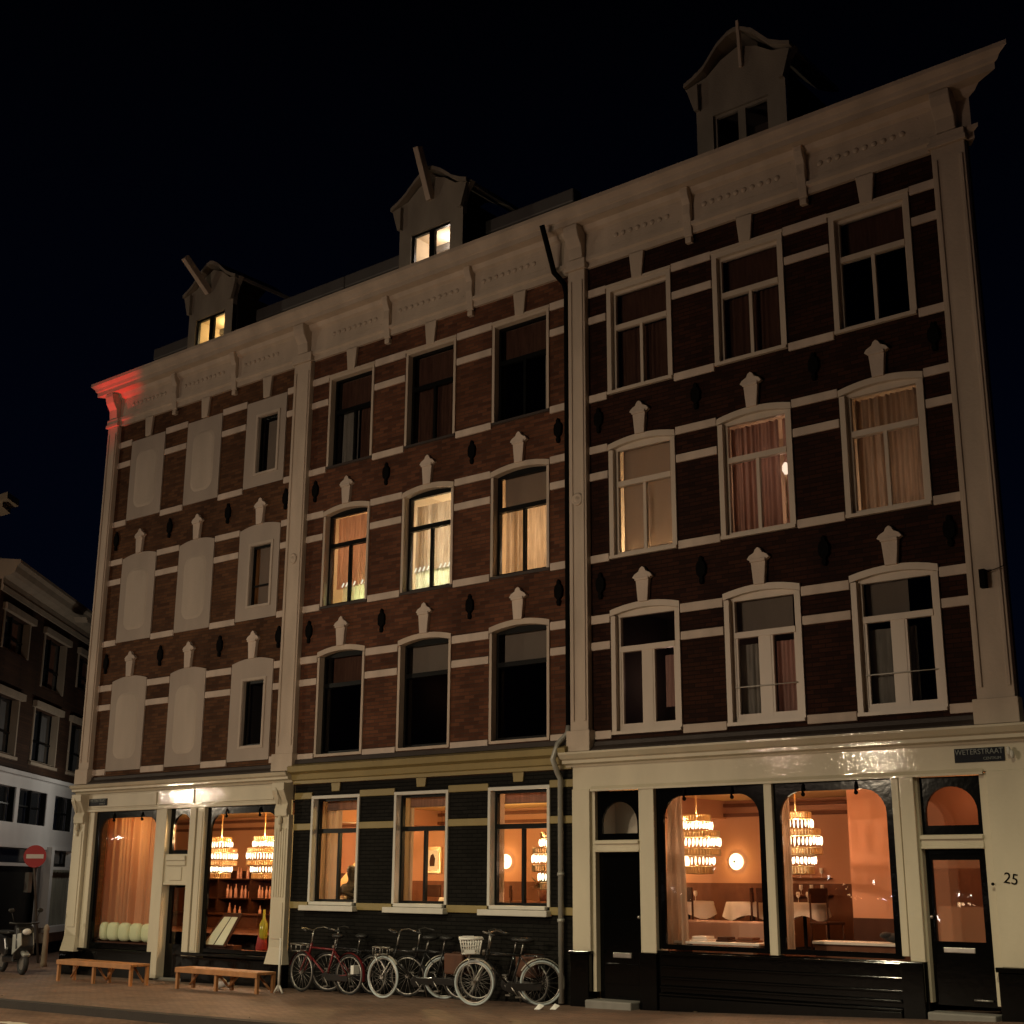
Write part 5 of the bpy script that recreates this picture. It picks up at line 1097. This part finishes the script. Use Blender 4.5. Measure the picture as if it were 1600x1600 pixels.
b = LM(); b.box(S0 - .3, S1, -.3, -.12, -.6, 2.62); b.fin('dark_shopfront', M['blackf'], LB)
b = LM(); b.box(S0 - .2, -.7, -.02, .06, 2.10, 2.18); b.box(2.6, S1, -.02, .06, 2.0, 2.08)
for x in (-4.6, -.75, 2.5, 5.0): b.box(x, x + .12, -.02, .10, .2, 2.62)
b.fin('shop_trim', M['greywall'], LB)
b = LM()
for a, c, z0, z1 in ops: b.box(a + .0, c, -.2, -.19, z0, z1)
for a, c, z0, z1 in f1: b.box(a, c, -.12, -.10, z0, z1)
b.box(S0, S1, -.10, -.09, 2.2, 2.55)
b.fin('dark_glazing', pm('dark side street glass', (.02, .022, .025), .08, var=0, spec=.8), LB)
for a, c, z0, z1 in ops:
    w = LM(); w.box(a, a + .09, -.16, .03, z0, z1); w.box(c - .09, c, -.16, .03, z0, z1)
    w.box(a + .09, c - .09, -.12, -.05, z0, z0 + .07); w.box(a - .12, c + .18, -.0, .12, z1, z1 + .17)
    if z0 < 5: w.box(a - .05, c + .05, 0, .08, z0 - .08, z0)
    wo = w.fin('window', M['side'], LB)
    w = LM(); xm = (a + c) / 2; w.box(xm - .04, xm + .04, -.18, -.13, z0 + .07, z1); w.box(a + .09, xm - .04, -.18, -.14, (z0 * .6 + z1 * .4), (z0 * .6 + z1 * .4) + .05); w.box(xm + .04, c - .09, -.18, -.14, (z0 * .6 + z1 * .4), (z0 * .6 + z1 * .4) + .05)
    w.fin('sash', M['blackf'], wo)
    w = LM()
    for u, v in ((a + .15, xm - .35), (xm + .2, c - .45)): w.box(u, v, -.188, -.183, z0 + .1, z1 - .1)
    w.fin('net_curtain', pm('dim net cloth', (.12, .12, .12), .9, var=.3, vs=6) if z0 < 5 else C['dim'], wo)
for a, c, z0, z1 in f1:
    w = LM(); xm = (a + c) / 2; w.box(a, a + .06, -.05, .10, z0, z1); w.box(c - .06, c, -.05, .10, z0, z1); w.box(xm - .04, xm + .04, -.05, .06, z0, z1); w.box(a + .06, xm - .04, -.04, .0, (z0 + z1) / 2, (z0 + z1) / 2 + .04); w.box(xm + .04, c - .06, -.04, .0, (z0 + z1) / 2, (z0 + z1) / 2 + .04)
    w.fin('window', M['blackf'], LB)
b = LM()
pr = [(0, 8.72), (.05, 8.72), (.07, 8.85), (.04, 8.88), (.04, 9.05), (.22, 9.12), (.3, 9.2), (.34, 9.34), (.42, 9.42), (.42, 9.50), (-.1, 9.52), (-.1, 8.72)]
b.prism([(S0, y, z) for y, z in pr], (S1 - S0, 0, 0)); b.fin('cornice', M['side'], LB)
b = LM().prism([(-.9, .40, 9.0), (-.75, .40, 9.0), (.2, .40, 9.18), (.2, .40, 9.05), (-.7, .40, 8.88)], (0, .35, 0)); b.fin('hoist_beam', M['side'], LB)
# projecting display window with a net curtain
b = LM(); z0, z1 = .5, 2.1
b.box(-.75, -.5, 0, .35, z0, 2.62); b.box(1.9, 2.05, 0, .35, z0, 2.62); b.box(-.5, 1.9, .0, .4, z0 - .14, z0 + .02); b.box(-.5, 1.9, .28, .35, 2.02, 2.10)
bw = b.fin('display_window', M['greywall'], LB)
b = LM(); n = 30; vs = []
for z in (z0 + .02, 2.02):
    for i in range(n + 1): vs.append((-.5 + 2.4 * i / n, .12 + .03 * math.sin(i * 1.7), z))
b.add(vs, [(i, i + 1, n + 2 + i, n + 1 + i) for i in range(n)], True); b.fin('net_curtain', pm('grey net cloth', (.22, .22, .18), .9, var=.3, vs=5), bw)
LM().prism([(-.6, 0, .1), (1.6, 0, .1), (1.9, 0, z0 - .14), (-.7, 0, z0 - .14)], (0, .25, 0)).fin('apron', M['side'], bw)
b = LM(); b.add([(S0, -.0, 9.5), (S1, 0, 9.5), (S1, -3, 11.2), (S0, -3, 11.2)], [(0, 1, 2, 3)]); b.fin('roof', M['slate'], LB)
# taller neighbour nearer the street
NB = thing('side_street_house', 'taller house at the picture edge showing only its cornice tip', 'house', (0, 0, 0), 'houses of the side street')
MB().prism([(-48.0, 8.5, -.6), (-70, 8.5, -.6), (-70, 16, -.6), (-62, 16, -.6)], (0, 0, 15.9)).build('wall', M['brickL'], NB)
b = MB()
for xr, yf, z0, z1 in ((-45.75, 8.0, 15.55, 15.8), (-46.3, 8.15, 15.35, 15.55), (-47.2, 8.3, 15.2, 15.35)): b.prism([(xr, yf, z0), (-70, yf, z0), (-70, 8.9, z0), (xr - .7, 8.9, z0)], (0, 0, z1 - z0))
b.build('cornice', M['side'], NB)
# no-entry sign
t = thing('no_entry_sign', 'round red no entry sign with a white bar on a leaning pole', 'traffic sign', (0, 0, 0))
sc_ = Vector((-30.63, 1.25, 2.316)); fd = Vector((.80, -.60, 0)).normalized(); sd = Vector((.60, .80, 0))
def disc(r, off, thick, hx=None, hz=None):
    b = MB(); n = 32; pts = []
    if hx: pts = [sc_ + fd * off + sd * u + Vector((0, 0, v)) for u, v in ((-hx, -hz), (hx, -hz), (hx, hz), (-hx, hz))]
    else: pts = [sc_ + fd * off + sd * r * math.cos(2 * math.pi * i / n) + Vector((0, 0, r * math.sin(2 * math.pi * i / n))) for i in range(n)]
    b.prism(pts, fd * thick); return b
disc(.265, 0, .012).build('sign_face', M['redsign'], t); disc(0, .013, .004, .20, .05).build('white_bar', M['signwhite'], t)
foot = Vector((-31.1, 1.9, gz(-31)))
MB().tube([foot, sc_ - fd * .03 + Vector((0, 0, -.25)), sc_ - fd * .03 + Vector((0, 0, .25))], .03, 8).build('pole', M['zinc'], t)
MB().box(sc_.x - .28, sc_.x - .10, sc_.y - .05, sc_.y + .05, sc_.z - .85, sc_.z - .38).build('back_plate', M['zinc'], t)
# bollard
tag(MB().lathe([(.09, 0), (.07, .1), (.06, .8), (.075, .84), (.05, .92), (.01, .96)], (-29.6, 1.1, gz(-29.6)), 12).build('bollard', M['side']), 'slim bollard on the street corner left of the benches', 'bollard')
# scooter
t = thing('motor_scooter', 'black motor scooter with white front fairing parked at the corner', 'scooter', (0, 0, 0))
for xx in (-.62, .62):
    w = MB().tube(ring(Vector((xx, 0, .25)), .2, 0, 28), .055, 8, closed=True).build('wheel', M['tyre'], t); MB().lathe([(.15, -.03), (.15, .03)], (xx, 0, .25), 16, 'y').build('rim', M['rim'], w)
MB().xz([(.1, .35), (.75, .45), (.95, .72), (.8, .82), (.2, .76), (.05, .5)], -.16, .16).build('tail_body', M['bikeblack'], t, bevel=.05)
MB().xz([(-.45, .25), (.2, .22), (.25, .36), (-.42, .38)], -.17, .17).build('footboard', M['bikeblack'], t, bevel=.03)
MB().xz([(-.5, .3), (-.72, .55), (-.62, .98), (-.45, 1.05), (-.40, .5)], -.2, .2).build('leg_shield', M['bikeblack'], t, bevel=.05)
for s_ in (-1, 1): MB().prism([(-.56, s_ * .215, .42), (-.80, s_ * .12, .62), (-.72, s_ * .12, .86), (-.52, s_ * .215, .82)], (0, s_ * .02, 0)).build('white_fairing', M['helmetw'], t)
MB().xz([(-.88, .42), (-.60, .52), (-.48, .46), (-.80, .36)], -.08, .08).build('front_mudguard', M['helmetw'], t, bevel=.03)
MB().box(.1, .8, -.13, .13, .80, .88).build('seat', M['saddle'], t, bevel=.04)
MB().tube([(-.48, -.32, 1.06), (-.52, -.1, 1.04), (-.52, .1, 1.04), (-.48, .32, 1.06)], .02, 8).build('handlebar', M['saddle'], t)
for s_ in (-1, 1): MB().tube([(-.5, s_ * .22, 1.05), (-.52, s_ * .3, 1.28)], .008, 5).sphere((-.52, s_ * .31, 1.32), (.02, .07, .05), 8).build('mirror', M['saddle'], t)
MB().sphere((-.70, 0, .88), (.07, .1, .07), 12).build('headlight', M['signwhite'], t)
t.location = (-27.95, -.7, gz(-28)); t.rotation_euler = (0, 0, math.radians(168))
